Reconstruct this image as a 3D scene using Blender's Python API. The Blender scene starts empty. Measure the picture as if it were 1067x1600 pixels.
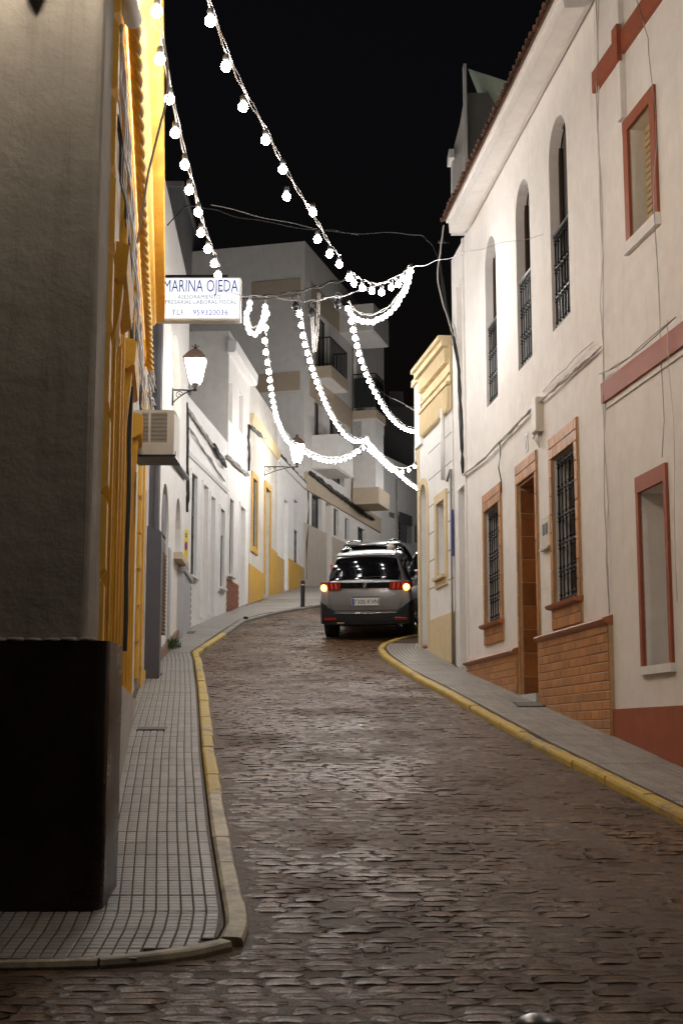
import bpy, bmesh, math, random
from math import sin, cos, tan, pi, radians, atan, atan2, sqrt, exp
from mathutils import Vector, Matrix
random.seed(7)
SC = bpy.context.scene
COL = SC.collection
# ------------------------------------------------------------------ camera, sky, moon, exposure
F, CX, CY, TH = 2222.0, 533.5, 800.0, radians(8.95)
cam_d = bpy.data.cameras.new('camera'); cam = bpy.data.objects.new('camera', cam_d); COL.objects.link(cam)
cam.location = (0, 0, 0); cam.rotation_euler = (pi/2 + TH, 0, 0)
cam_d.sensor_fit = 'VERTICAL'; cam_d.sensor_height = 36.0; cam_d.lens = F/1600*36
cam_d.clip_start = .05; cam_d.clip_end = 2000
cam_d.dof.use_dof = True; cam_d.dof.focus_distance = 22; cam_d.dof.aperture_fstop = 8
SC.camera = cam
world = bpy.data.worlds.new('World'); SC.world = world; world.use_nodes = True
wn = world.node_tree
sky = wn.nodes.new('ShaderNodeTexSky'); sky.sky_type = 'NISHITA'; sky.sun_disc = False
sky.sun_elevation = radians(-3.0); sky.sun_rotation = radians(150)
wn.links.new(sky.outputs[0], wn.nodes['Background'].inputs[0]); wn.nodes['Background'].inputs[1].default_value = .03
moon_d = bpy.data.lights.new('moon', 'SUN'); moon_d.energy = .004; moon_d.angle = radians(.5); moon_d.color = (.8, .88, 1)
moon = bpy.data.objects.new('moon', moon_d); COL.objects.link(moon); moon.rotation_euler = (radians(40), 0, radians(150))
SC.view_settings.view_transform = 'Standard'; SC.view_settings.look = 'None'
SC.view_settings.exposure = .8; SC.view_settings.gamma = 1.0; SC.view_settings.use_curve_mapping = False
SC.cycles.use_denoising = True
SC.cycles.use_light_tree = True
SC.cycles.max_bounces = 7; SC.cycles.diffuse_bounces = 4; SC.cycles.glossy_bounces = 3
SC.cycles.caustics_reflective = False; SC.cycles.caustics_refractive = False
SC.cycles.sample_clamp_indirect = 4.0
BULB = 95.0      # radiance of the festoon bulbs
LANT = 20.0      # radiance of the lantern glass

# ------------------------------------------------------------------ geometry of the place
def ray(px, py):
    x = (px-CX)/F; u = (CY-py)/F
    return Vector((x, cos(TH)-u*sin(TH), sin(TH)+u*cos(TH)))
def at(px, py, Y):
    r = ray(px, py); return r*(Y/r.y)
G = [(-60, -3), (0, -1.72), (5, -1.42), (7.5, -1.08), (14.7, 0), (23.2, 1.1), (28, 1.9), (38, 3.5), (48.5, 5.06), (60, 6.4), (90, 8.5), (400, 12)]
def g(Y):
    for (a, b), (c, d) in zip(G, G[1:]):
        if Y <= c: return b+(d-b)*(Y-a)/(c-a)
    return G[-1][1]
def lerp(tab, t):
    if t <= tab[0][0]: return tab[0][1]
    for (a, b), (c, d) in zip(tab, tab[1:]):
        if t <= c: return b+(d-b)*(t-a)/(c-a)
    return tab[-1][1]
def road(Y): return g(Y)-(.035 if Y < 7.2 else (.035+.03*(Y-7.2)/3.3 if Y < 10.5 else .065))

class Wall:
    def __init__(s, p0, p1, side):
        s.p0 = Vector((p0[0], p0[1], 0)); p1 = Vector((p1[0], p1[1], 0))
        s.L = (p1-s.p0).length; s.d = (p1-s.p0).normalized(); s.side = side
        s.n = Vector((s.d.y, -s.d.x, 0)) if side == 'L' else Vector((-s.d.y, s.d.x, 0))
    def pt(s, a, z, o=0.0): return s.p0 + s.d*a + s.n*o + Vector((0, 0, z))
    def hit(s, px, py, o=0.0):
        r = ray(px, py); t = ((s.p0+s.n*o).dot(s.n))/r.dot(s.n); P = r*t
        return (P-s.p0).dot(s.d), P.z
    def sY(s, Y): return (Y-s.p0.y)/s.d.y
    def gz(s, a): return g((s.p0+s.d*a).y)
    def op(s, xf, xn, yt, yb, depth=.2, arch=False, o=0.0):
        sf = s.hit(xf, (yt+yb)/2, o)[0]; sn = s.hit(xn, (yt+yb)/2, o)[0]
        z1 = s.hit(xf, yt, o)[1]; z0 = s.hit(xf, yb, o)[1]
        return dict(s0=min(sf, sn), s1=max(sf, sn), z0=z0, z1=z1, depth=depth, arch=arch)

# ------------------------------------------------------------------ object helpers
def thing(name, label, cat, loc, group=None, kind=None):
    o = bpy.data.objects.new(name, None); COL.objects.link(o); o.location = loc; o.empty_display_size = .2
    if kind: o['kind'] = kind
    if label: o['label'] = label
    if cat: o['category'] = cat
    if group: o['group'] = group
    return o
def tag(o, label, cat, group=None):
    o['label'] = label; o['category'] = cat
    if group: o['group'] = group
    return o
def rootloc(p):
    v = Vector((0, 0, 0))
    while p: v += p.location; p = p.parent
    return v
def link(name, me, parent, M=None):
    o = bpy.data.objects.new(name, me); COL.objects.link(o)
    if parent:
        o.parent = parent; o.matrix_basis = Matrix.Translation(-rootloc(parent)) @ (M or Matrix())
    elif M: o.matrix_basis = M
    return o
class MB:
    def __init__(s, T=None): s.v = []; s.f = []; s.m = []; s.T = T or (lambda x, y, z: Vector((x, y, z))); s.mi = 0
    def add(s, vs, fs, raw=False):
        b = len(s.v)
        s.v += [tuple(v) if raw else tuple(s.T(*v)) for v in vs]
        s.f += [tuple(i+b for i in f) for f in fs]; s.m += [s.mi]*len(fs)
        return s
    def box(s, a0, a1, b0, b1, c0, c1, raw=False):
        vs = [(a, b, c) for a in (a0, a1) for b in (b0, b1) for c in (c0, c1)]
        return s.add(vs, [(0, 1, 3, 2), (4, 6, 7, 5), (0, 4, 5, 1), (2, 3, 7, 6), (0, 2, 6, 4), (1, 5, 7, 3)], raw)
    def cbox(s, a0, a1, b0, b1, c0, c1, e):      # box whose outer face (c1) is chamfered
        vs = [(a0, b0, c0), (a1, b0, c0), (a1, b1, c0), (a0, b1, c0), (a0, b0, c1-e), (a1, b0, c1-e), (a1, b1, c1-e), (a0, b1, c1-e),
              (a0+e, b0+e, c1), (a1-e, b0+e, c1), (a1-e, b1-e, c1), (a0+e, b1-e, c1)]
        fs = [(8, 9, 10, 11)]
        for i in range(4):
            j = (i+1) % 4; fs += [(i, j, 4+j, 4+i), (4+i, 4+j, 8+j, 8+i)]
        return s.add(vs, fs)
    def quad(s, *p): return s.add(p, [tuple(range(len(p)))])
    def prism(s, prof, a0, a1):                   # prof: (b,c) points, swept along a
        n = len(prof); vs = [(a0, b, c) for b, c in prof]+[(a1, b, c) for b, c in prof]
        return s.add(vs, [(i, (i+1) % n, n+(i+1) % n, n+i) for i in range(n)]+[tuple(range(n)), tuple(range(2*n-1, n-1, -1))])
    def tube(s, pts, r, seg=6, raw=True, caps=True):
        P = [Vector(p) if raw else s.T(*p) for p in pts]; n = len(P); vs = []; up = Vector((0, 0, 1))
        for i, p in enumerate(P):
            t = (P[min(i+1, n-1)]-P[max(i-1, 0)]); t = t.normalized() if t.length > 1e-9 else Vector((0, 1, 0))
            a = t.cross(up)
            if a.length < .05: a = t.cross(Vector((1, 0, 0)))
            a.normalize(); b = a.cross(t)
            rr = r[i] if isinstance(r, (list, tuple)) else r
            for k in range(seg):
                q = 2*pi*k/seg; vs.append(p+a*rr*cos(q)+b*rr*sin(q))
        fs = [(i*seg+k, i*seg+(k+1) % seg, (i+1)*seg+(k+1) % seg, (i+1)*seg+k) for i in range(n-1) for k in range(seg)]
        if caps: fs += [tuple(range(seg)), tuple(range(n*seg-1, (n-1)*seg-1, -1))]
        return s.add(vs, fs, True)
    def lathe(s, c, prof, seg=10, ax=None):       # prof: (r,h) along +Z (or ax)
        ax = Vector(ax or (0, 0, 1)).normalized(); a = ax.orthogonal().normalized(); b = ax.cross(a); c = Vector(c); vs = []
        for r, h in prof:
            for k in range(seg): q = 2*pi*k/seg; vs.append(c+ax*h+(a*cos(q)+b*sin(q))*r)
        n = len(prof)
        fs = [(i*seg+k, i*seg+(k+1) % seg, (i+1)*seg+(k+1) % seg, (i+1)*seg+k) for i in range(n-1) for k in range(seg)]
        return s.add(vs, fs+[tuple(range(seg)), tuple(range(n*seg-1, (n-1)*seg-1, -1))], True)
    def build(s, name, mat, parent=None, smooth=False, bevel=0, angle=None, recalc=True):
        L = rootloc(parent)
        me = bpy.data.meshes.new(name)
        me.from_pydata([(v[0]-L.x, v[1]-L.y, v[2]-L.z) for v in s.v], [], s.f)
        for m in (mat if isinstance(mat, list) else [mat]): me.materials.append(m)
        if isinstance(mat, list): me.polygons.foreach_set('material_index', s.m)
        bm = bmesh.new(); bm.from_mesh(me)
        if bevel:
            bmesh.ops.remove_doubles(bm, verts=bm.verts, dist=1e-5)
            bmesh.ops.bevel(bm, geom=[e for e in bm.edges if len(e.link_faces) == 2 and e.calc_face_angle(0) > .6], offset=bevel, segments=2, affect='EDGES', profile=.6)
        if recalc: bmesh.ops.recalc_face_normals(bm, faces=bm.faces)
        bm.to_mesh(me); bm.free()
        if smooth:
            me.shade_smooth()
            if angle: me.set_sharp_from_angle(angle=angle)
        o = bpy.data.objects.new(name, me); COL.objects.link(o)
        if parent: o.parent = parent
        return o
def text(body, size, mat, parent, M, name='lettering', ext=.001, align='CENTER', sx=1.0):
    c = bpy.data.curves.new(name, 'FONT'); c.body = body; c.size = size; c.extrude = ext; c.align_x = align; c.resolution_u = 2; c.offset = 0
    t = bpy.data.objects.new(name, c); COL.objects.link(t)
    me = bpy.data.meshes.new_from_object(t); bpy.data.objects.remove(t); bpy.data.curves.remove(c)
    me.materials.append(mat)
    return link(name, me, parent, M @ Matrix.Diagonal((sx, 1, 1, 1)))
def frame3(x, y, z, loc):
    M = Matrix.Identity(4)
    for i, a in enumerate((x, y, z)):
        for j in range(3): M[j][i] = a[j]
    M.translation = loc; return M

# ------------------------------------------------------------------ materials
def newmat(name):
    m = bpy.data.materials.new(name); m.use_nodes = True; nt = m.node_tree
    return m, nt, nt.nodes['Principled BSDF']
def nd(nt, t, **kw):
    n = nt.nodes.new('ShaderNode'+t)
    for k, v in kw.items():
        if k in n.inputs.keys() if hasattr(n.inputs, 'keys') else False: n.inputs[k].default_value = v
        else: setattr(n, k, v)
    return n
def noise(nt, vec, scale, detail=4, rough=.55):
    n = nt.nodes.new('ShaderNodeTexNoise'); n.inputs['Scale'].default_value = scale; n.inputs['Detail'].default_value = detail
    n.inputs['Roughness'].default_value = rough
    if vec: nt.links.new(vec, n.inputs['Vector'])
    return n.outputs['Fac']
def ramp(nt, f, stops):
    r = nt.nodes.new('ShaderNodeValToRGB'); e = r.color_ramp.elements
    while len(e) < len(stops): e.new(.5)
    for i, (p, c) in enumerate(stops):
        e[i].position = p; e[i].color = (c, c, c, 1) if isinstance(c, (int, float)) else (*c, 1)
    nt.links.new(f, r.inputs[0]); return r.outputs[0]
def mix(nt, fac, a, b, mode='MIX'):
    n = nt.nodes.new('ShaderNodeMix'); n.data_type = 'RGBA'; n.blend_type = mode
    for s_, v in (('Factor', fac), ('A', a), ('B', b)):
        idx = {'Factor': 0, 'A': 6, 'B': 7}[s_]
        if isinstance(v, (int, float)): n.inputs[idx].default_value = v if idx == 0 else (v, v, v, 1)
        elif isinstance(v, tuple): n.inputs[idx].default_value = (*v, 1)
        else: nt.links.new(v, n.inputs[idx])
    return n.outputs[2]
def coords(nt, kind='pos', scale=(1, 1, 1)):
    if kind == 'pos': o = nt.nodes.new('ShaderNodeNewGeometry').outputs['Position']
    else: o = nt.nodes.new('ShaderNodeTexCoord').outputs['Object']
    m = nt.nodes.new('ShaderNodeMapping'); m.inputs['Scale'].default_value = scale
    nt.links.new(o, m.inputs['Vector']); return m.outputs[0]
def bump(nt, b, h, strength, dist=.01, prev=None):
    n = nt.nodes.new('ShaderNodeBump'); n.inputs['Strength'].default_value = strength; n.inputs['Distance'].default_value = dist
    nt.links.new(h, n.inputs['Height'])
    if prev: nt.links.new(prev, n.inputs['Normal'])
    nt.links.new(n.outputs[0], b.inputs['Normal']); return n.outputs[0]
def plaster(name, col, dirt=(.30, .25, .19), amt=.35, rough=.85, b1=.35, streak=.5, grain=.5, spec=.3):
    m, nt, b = newmat(name); p = coords(nt)
    big = noise(nt, p, .55, 5, .6); st = noise(nt, coords(nt, 'pos', (5, 5, .35)), 1.6, 5, .65); fine = noise(nt, p, 26, 3, .6); mid = noise(nt, p, 4.5, 5, .65)
    f1 = ramp(nt, big, [(.45, 0), (.78, amt)])
    c1 = mix(nt, f1, col, dirt)
    f2 = ramp(nt, st, [(.53, 0), (.8, streak*amt*1.4)])
    c2 = mix(nt, f2, c1, tuple(d*.75 for d in dirt))
    f3 = ramp(nt, mid, [(.3, 1-.5*amt if amt < .3 else .86), (.7, 1.04)])
    c3 = mix(nt, .8, c2, f3, 'MULTIPLY')
    nt.links.new(c3, b.inputs['Base Color']); b.inputs['Roughness'].default_value = rough; b.inputs['Specular IOR Level'].default_value = spec
    n1 = bump(nt, b, mid, b1, .03); bump(nt, b, fine, grain*.5, .006, n1)
    return m
def plain(name, col, rough=.6, metal=0.0, var=.15, scale=6, bmp=.1, spec=.5, rnd=0.0, obj=False):
    m, nt, b = newmat(name); p = coords(nt, 'obj' if obj else 'pos')
    n = noise(nt, p, scale, 5, .6)
    c = mix(nt, 1.0, col, ramp(nt, n, [(.25, 1-var), (.75, 1+var)]), 'MULTIPLY')
    if rnd:
        r = nt.nodes.new('ShaderNodeObjectInfo').outputs['Random']
        c = mix(nt, 1.0, c, ramp(nt, r, [(0, 1-rnd), (1, 1+rnd)]), 'MULTIPLY')
    nt.links.new(c, b.inputs['Base Color']); b.inputs['Metallic'].default_value = metal; b.inputs['Specular IOR Level'].default_value = spec
    rr = ramp(nt, n, [(.2, max(0, rough-.1)), (.8, min(1, rough+.1))]); nt.links.new(rr, b.inputs['Roughness'])
    if bmp: bump(nt, b, noise(nt, p, scale*4, 4), bmp, .005)
    return m
def emit(name, col, strength, base=(.8, .8, .8)):
    m, nt, b = newmat(name); b.inputs['Base Color'].default_value = (*base, 1)
    b.inputs['Emission Color'].default_value = (*col, 1); b.inputs['Emission Strength'].default_value = strength
    return m
WHITE = plaster('white_limewash', (.86, .84, .82), dirt=(.46, .40, .33), amt=.17, b1=.2)
WHITE2 = plaster('warm_white_limewash', (.87, .835, .80), dirt=(.46, .40, .33), amt=.18, b1=.2)
OLDWHITE = plaster('weathered_white_limewash', (.74, .70, .64), dirt=(.36, .29, .19), amt=.6, b1=.5, streak=.9)
GREYPL = plaster('grey_rough_plaster', (.43, .39, .335), dirt=(.26, .22, .16), amt=.45, b1=.45, streak=.9, grain=.35)
DIMPL = plaster('dull_grey_render', (.42, .41, .41), amt=.3)
SOCLE = plaster('streaked_socle_plaster', (.50, .46, .42), dirt=(.22, .18, .15), amt=.5, streak=1.2)
YELLOW = plaster('ochre_yellow_paint', (.80, .44, .045), dirt=(.42, .21, .04), amt=.45, b1=.35, streak=.8, rough=.65)
YELLOW2 = plaster('pale_yellow_paint', (.74, .60, .37), dirt=(.6, .45, .28), amt=.25, b1=.25)
YDADO = plaster('worn_yellow_dado_paint', (.72, .42, .08), dirt=(.45, .36, .26), amt=.75, b1=.5, streak=.8)
BEIGE = plaster('beige_facade_paint', (.60, .49, .37), dirt=(.4, .3, .2), amt=.2, b1=.1)
BEIGE2 = plaster('light_beige_render', (.62, .54, .46), dirt=(.42, .35, .28), amt=.3, b1=.2)
RED = plaster('brick_red_paint', (.36, .105, .055), dirt=(.25, .09, .06), amt=.3, b1=.15, rough=.6)
BLACKD = plain('black_gloss_dado_paint', (.038, .025, .021), .3, var=.5, scale=3, bmp=.35)
GREYP = plain('dark_grey_masonry_paint', (.115, .115, .13), .6, var=.15, scale=3, bmp=.2)
CONC = plaster('bare_grey_concrete', (.22, .21, .20), dirt=(.1, .1, .1), amt=.6, b1=.5)
IRON = plain('black_wrought_iron', (.018, .017, .018), .38, var=.2, scale=20, bmp=.15, metal=.3)
DARKW = plain('dark_varnished_wood', (.06, .032, .02), .5, var=.3, scale=12)
SLAT = plain('dark_green_shutter', (.03, .036, .036), .5, var=.2)
GLASS = plain('dark_window_glass', (.015, .017, .02), .06, var=.05, bmp=0, spec=.8)
SHUT = plain('cream_roller_shutter', (.52, .42, .24), .5, var=.08)
WDOOR = plain('white_painted_door', (.62, .61, .60), .5, var=.08)
GDOOR = plain('pale_grey_door_paint', (.45, .46, .48), .5, var=.08)
ROOFT = plain('terracotta_roof_tile', (.13, .065, .042), .8, var=.3, scale=8, rnd=.3)
TILE = plain('glazed_terracotta_tile', (.46, .20, .055), .5, var=.22, scale=9, rnd=.2, bmp=.2)
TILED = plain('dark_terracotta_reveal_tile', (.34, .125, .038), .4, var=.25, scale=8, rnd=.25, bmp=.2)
GROUT = plain('sandy_grout', (.50, .36, .22), .9, var=.2, scale=10)
TRIMT = plain('terracotta_moulding', (.36, .135, .05), .45, var=.2, scale=9, bmp=.2)
CABLE = plain('black_cable_rubber', (.02, .02, .02), .6, var=.1, bmp=0)
CABLEG = plain('grey_painted_cable', (.36, .33, .30), .6, var=.2, bmp=0)
CABLEW = plain('white_painted_cable', (.66, .62, .58), .6, var=.15, bmp=0)
STEEL = plain('galvanised_steel_wire', (.45, .45, .46), .35, metal=.9, var=.1, bmp=0)
PLAST = plain('cream_plastic', (.62, .58, .50), .5, var=.06, bmp=.03)
SOCKET = plain('black_lamp_socket', (.03, .03, .03), .5, bmp=0)
BROWN = plaster('brown_base_paint', (.26, .17, .11), amt=.5)
BRICKM = plain('red_face_brick', (.30, .11, .06), .8, var=.25, scale=10, rnd=.2)
BULBM = emit('warm_white_bulb_glass', (1, .965, .93), BULB)
BULBD = emit('dimmer_rope_light_glass', (1, .97, .94), BULB*.05)
NEARL = emit('added_amber_lantern_glow', (1, .86, .70), 62)
NEARL2 = emit('added_pale_amber_lantern_glow', (1, .90, .78), 36)
LAMPM = emit('lantern_glass_glow', (1, .93, .82), LANT)
SIGNM = emit('backlit_sign_face', (.92, .96, 1), .72, (.25, .25, .26))
SIGNF = plain('aluminium_sign_edge', (.55, .52, .48), .4, bmp=0)
BLUEL = plain('blue_sign_lettering', (.01, .04, .42), .5, bmp=0)
PALEL = plain('grey_blue_sign_lettering', (.09, .11, .2), .5, bmp=0)

def cobble_mat(name, rnd_obj):
    m, nt, b = newmat(name); p = coords(nt)
    n1 = noise(nt, p, 9, 6, .65); n2 = noise(nt, p, 70, 4, .7); dirt = noise(nt, p, .9, 5, .65); n3 = noise(nt, p, 2.2, 4, .6)
    base = ramp(nt, n1, [(.25, (.088, .043, .018)), (.55, (.150, .080, .036)), (.8, (.22, .13, .068))])
    c = mix(nt, ramp(nt, dirt, [(.46, 0), (.62, .85)]), base, (.088, .050, .028))
    c = mix(nt, ramp(nt, n3, [(.5, 0), (.75, .35)]), c, (.12, .068, .040))
    if rnd_obj:
        r = nt.nodes.new('ShaderNodeObjectInfo').outputs['Random']
        c = mix(nt, 1.0, c, ramp(nt, r, [(0, .75), (1, 1.25)]), 'MULTIPLY')
    else:
        v = nt.nodes.new('ShaderNodeTexVoronoi'); v.inputs['Scale'].default_value = 5.0; nt.links.new(p, v.inputs['Vector'])
        sep = nt.nodes.new('ShaderNodeSeparateColor'); nt.links.new(v.outputs['Color'], sep.inputs[0])
        c = mix(nt, 1.0, c, ramp(nt, sep.outputs[0], [(0, .78), (1, 1.22)]), 'MULTIPLY')
    nt.links.new(c, b.inputs['Base Color'])
    nt.links.new(mix(nt, ramp(nt, dirt, [(.45, 0), (.62, 1)]), ramp(nt, n2, [(.35, .27), (.65, .68)]), .7), b.inputs['Roughness'])
    b.inputs['Specular IOR Level'].default_value = .24; x = bump(nt, b, n1, .8, .022); bump(nt, b, n2, 1.0, .005, x)
    return m
def joint_mat():
    m, nt, b = newmat('packed_earth_and_grit_joint'); p = coords(nt)
    a = noise(nt, p, 1.1, 5, .65); n1 = noise(nt, p, 11, 6, .7); n2 = noise(nt, p, 75, 4, .75)
    c = ramp(nt, n1, [(.25, (.062, .032, .015)), (.55, (.110, .060, .030)), (.8, (.148, .088, .048))])
    c = mix(nt, ramp(nt, a, [(.45, 0), (.7, .5)]), c, (.085, .05, .032))
    c = mix(nt, 1.0, c, ramp(nt, n2, [(.3, .72), (.7, 1.25)]), 'MULTIPLY')
    nt.links.new(c, b.inputs['Base Color']); nt.links.new(ramp(nt, n2, [(.3, .5), (.7, .8)]), b.inputs['Roughness'])
    x = bump(nt, b, n1, 1.0, .02); bump(nt, b, n2, 1.0, .006, x); return m
JOINT = joint_mat()
COBBLE = cobble_mat('worn_granite_sett', True); COBBLE2 = cobble_mat('worn_granite_sett_mass', False)
MORTAR = plaster('packed_earth_joint', (.110, .073, .050), dirt=(.06, .042, .032), amt=.7, rough=.7, b1=.9, grain=1.5, spec=.35)
EARTH = plaster('dark_ground_soil', (.10, .08, .06), amt=.5)
def tile_mat(name, rnd_obj):
    m, nt, b = newmat(name); p = coords(nt)
    n1 = noise(nt, p, 5, 5, .65); dirt = noise(nt, p, 1.3, 5, .7); fine = noise(nt, p, 60, 3)
    c = mix(nt, ramp(nt, dirt, [(.48, 0), (.78, .6)]), ramp(nt, n1, [(.2, (.29, .265, .235)), (.8, (.41, .385, .35))]), (.17, .125, .09))
    if rnd_obj:
        r = nt.nodes.new('ShaderNodeObjectInfo').outputs['Random']
        c = mix(nt, 1.0, c, ramp(nt, r, [(0, .88), (1, 1.1)]), 'MULTIPLY')
    w = nt.nodes.new('ShaderNodeTexWave'); w.bands_direction = 'Y'; w.inputs['Scale'].default_value = 4.8; w.inputs['Distortion'].default_value = 0
    nt.links.new(p, w.inputs['Vector'])
    c = mix(nt, .75, c, ramp(nt, w.outputs['Fac'], [(.04, .5), (.22, 1.0)]), 'MULTIPLY')
    nt.links.new(c, b.inputs['Base Color']); nt.links.new(ramp(nt, n1, [(.3, .38), (.7, .62)]), b.inputs['Roughness'])
    x = bump(nt, b, ramp(nt, w.outputs['Fac'], [(.05, 0), (.4, 1)]), .8, .006); bump(nt, b, fine, .3, .003, x)
    return m
PTILE = tile_mat('ribbed_pavement_tile', True); PTILE2 = tile_mat('ribbed_pavement_tile_mass', False)
def kerb_mat(name, col, under, lo, hi):
    m, nt, b = newmat(name); p = coords(nt)
    n = noise(nt, p, 6, 7, .75); n2 = noise(nt, p, 1.4, 4, .6)
    s = nt.nodes.new('ShaderNodeMath'); s.operation = 'ADD'; nt.links.new(n, s.inputs[0]); nt.links.new(n2, s.inputs[1])
    hv = nt.nodes.new('ShaderNodeMath'); hv.operation = 'MULTIPLY'; hv.inputs[1].default_value = .5; nt.links.new(s.outputs[0], hv.inputs[0])
    f = ramp(nt, hv.outputs[0], [(lo, 0), (hi, 1)])
    cc = mix(nt, ramp(nt, noise(nt, p, 14, 5, .7), [(.3, 0), (.75, .5)]), col, tuple(x*.6 for x in col))
    nt.links.new(mix(nt, f, cc, under), b.inputs['Base Color']); b.inputs['Roughness'].default_value = .62
    bump(nt, b, n, .6, .012); return m
KERBY = kerb_mat('worn_yellow_kerb_paint', (.60, .42, .07), (.20, .17, .13), .53, .60)
KERBP = kerb_mat('faded_cream_kerb_paint', (.62, .54, .37), (.30, .25, .19), .46, .58)
KERBN = kerb_mat('bare_grey_kerb_stone', (.30, .27, .23), (.15, .12, .10), .5, .62)
KERBR = kerb_mat('bright_yellow_kerb_paint', (.64, .45, .09), (.24, .19, .12), .50, .62)

# ------------------------------------------------------------------ ground, road, pavements
gm = MB()
ys = [-40, -20, -8, 0, 5, 7.5, 11, 14.7, 19, 23.2, 28, 33, 38, 43, 48.5, 60, 90, 200, 400]
xs = [-220, -40, -8, -3, 0, 3, 8, 40, 220]
for i in range(len(ys)-1):
    for j in range(len(xs)-1):
        gm.quad((xs[j], ys[i], g(ys[i])-.32), (xs[j+1], ys[i], g(ys[i])-.32), (xs[j+1], ys[i+1], g(ys[i+1])-.32), (xs[j], ys[i+1], g(ys[i+1])-.32))
o = gm.build('ground', EARTH); o['kind'] = 'structure'
# outer kerb edges, X as a function of Y
LK = [(7.22, -9), (7.28, -1.9), (7.36, -1.1), (7.5, -.8), (7.73, -.52), (8.03, -.5), (10.37, -.8), (13.85, -1.21), (19.75, -1.85), (24.27, -2.37), (25.58, -2.56), (27.03, -2.47), (30.06, -2.33), (32.63, -2.2), (34.81, -1.7), (36.59, -1.05), (37.56, -.57), (38.4, .1), (39.2, 1.2), (40.5, 3.2), (44, 8)]
RK = [(2, 4.0), (10.79, 2.54), (12.73, 2.2), (14.45, 1.9), (20.22, 1.29), (21.65, 1.11), (23.99, .85), (25.2, .70), (26.23, .65), (27.0, .74), (27.64, .92), (28.6, 1.3), (29.6, 2.0), (31, 3.4), (33, 8)]
LW = [(7.2, -9), (8.34, -9), (8.36, -1.34), (13.17, -1.93), (19.31, -2.70), (23.45, -3.08), (27.76, -3.40), (30.38, -3.31), (32.82, -3.2), (35.03, -2.82), (37.56, -2.53), (41.39, -2.2), (44.5, -1.84), (48.5, -1.3), (60, 1.8), (66, 8)]
RW = [(2, 5.2), (9, 3.62), (13, 3.05), (14.75, 2.8), (22.98, 1.95), (23.45, 1.85), (26.6, 1.46), (26.9, 1.6), (30, 8), (33, 12)]
def road_x(Y):
    xl = -9.0 if Y < 7.22 else lerp(LK, Y)
    xr = min(lerp(RK, Y), 7.5)
    if Y < 7.22: xr = lerp(RK, Y)
    if Y > 28.6: xr = 7.5
    return xl, xr
rd = MB(); prev = None
Y = 2.0
while Y < 66:
    xl, xr = road_x(Y)
    if Y > 44: xl = 7
    NC = 44
    row = [Vector((xl-.08+(xr-xl+.16)*k/NC, Y, road(Y)-.0085+.0022*sin(k*2.3+Y*31)+.003*sin(k*.7+Y*3.1)*sin(Y*1.7))) for k in range(NC+1)]
    if prev and xr > xl:
        b0 = len(rd.v); rd.v += [tuple(p) for p in prev+row]
        for k in range(NC): rd.f.append((b0+k, b0+k+1, b0+NC+2+k, b0+NC+1+k)); rd.m.append(0)
    prev = row; Y += .07 if Y < 14 else (.2 if Y < 30 else .5)
# wide base under everything so no gap opens
road_o = rd.build('road', JOINT, smooth=True, recalc=False); road_o['kind'] = 'structure'
# cobble templates (unit: x 1, y 1, z in metres)
def cobble_template(rs):
    r = random.Random(rs)
    nx, ny = 5, 4; vs = []; fs = []
    cut = [r.uniform(0, .30) for _ in range(4)]
    for j in range(ny):
        for i in range(nx):
            u, v = i/(nx-1), j/(ny-1); x, y = u-.5, v-.5
            edge = i in (0, nx-1) or j in (0, ny-1)
            corner = i in (0, nx-1) and j in (0, ny-1)
            if corner: x *= 1-cut[(i > 0)*2+(j > 0)]; y *= 1-cut[(i > 0)*2+(j > 0)]
            x += r.uniform(-.04, .04); y += r.uniform(-.085, .085)
            z = r.uniform(-.002, .002)+.002*(1-(2*u-1)**2) + (-.005 if edge else 0) + (-.004 if corner else 0)
            vs.append((x, y, z))
    for j in range(ny-1):
        for i in range(nx-1): a = j*nx+i; fs.append((a, a+1, a+nx+1, a+nx))
    ring = [j*nx+i for j, i in [(0, i) for i in range(nx)]+[(j, nx-1) for j in range(1, ny)]+[(ny-1, i) for i in range(nx-2, -1, -1)]+[(j, 0) for j in range(ny-2, 0, -1)]]
    b = len(vs)
    for k in ring: x, y, z = vs[k]; vs.append((x*1.07, y*1.07, -.035))
    n = len(ring)
    for k in range(n): fs.append((ring[k], ring[(k+1) % n], b+(k+1) % n, b+k))
    return vs, fs
TPL = [cobble_template(100+i) for i in range(16)]
stones = []
Y = 5.2; rnd = random.Random(3)
while Y < 50:
    pitch = rnd.uniform(.088, .118) * (1 if Y < 30 else 1.25)
    xl, xr = road_x(Y+pitch/2)
    if Y > 40: xl, xr = max(xl, 0), 7
    xl = max(xl, -3.6); xr = min(xr, 4.6)
    x = xl+rnd.uniform(0, .2)-.05
    while x < xr-.06:
        w = rnd.uniform(.13, .31)
        if x+w > xr: w = xr-x
        if w > .07:
            yc = Y+pitch/2+.02*sin(x*1.7+Y*.8)+rnd.uniform(-.006, .006)
            if yc < 7.22 or x > lerp(LK, yc)-.03:
                nz = .5+.5*sin(x*1.9+1.3*sin(Y*.9))*sin(Y*.55+.6*x)
                rise = rnd.uniform(-.004, .003)-.0045*nz-(.003 if x > .9+.5*sin(Y*.7) and rnd.random() < .7 else 0)-(.02 if rnd.random() < .07 else 0)
                # sunk muddy stones on the far right and near the bottom
                stones.append((x+w/2, yc, w-rnd.uniform(.006, .016), pitch-rnd.uniform(.004, .012), rise, rnd.randrange(16), rnd.uniform(-.03, .03)))
        x += w
    Y += pitch
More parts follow.
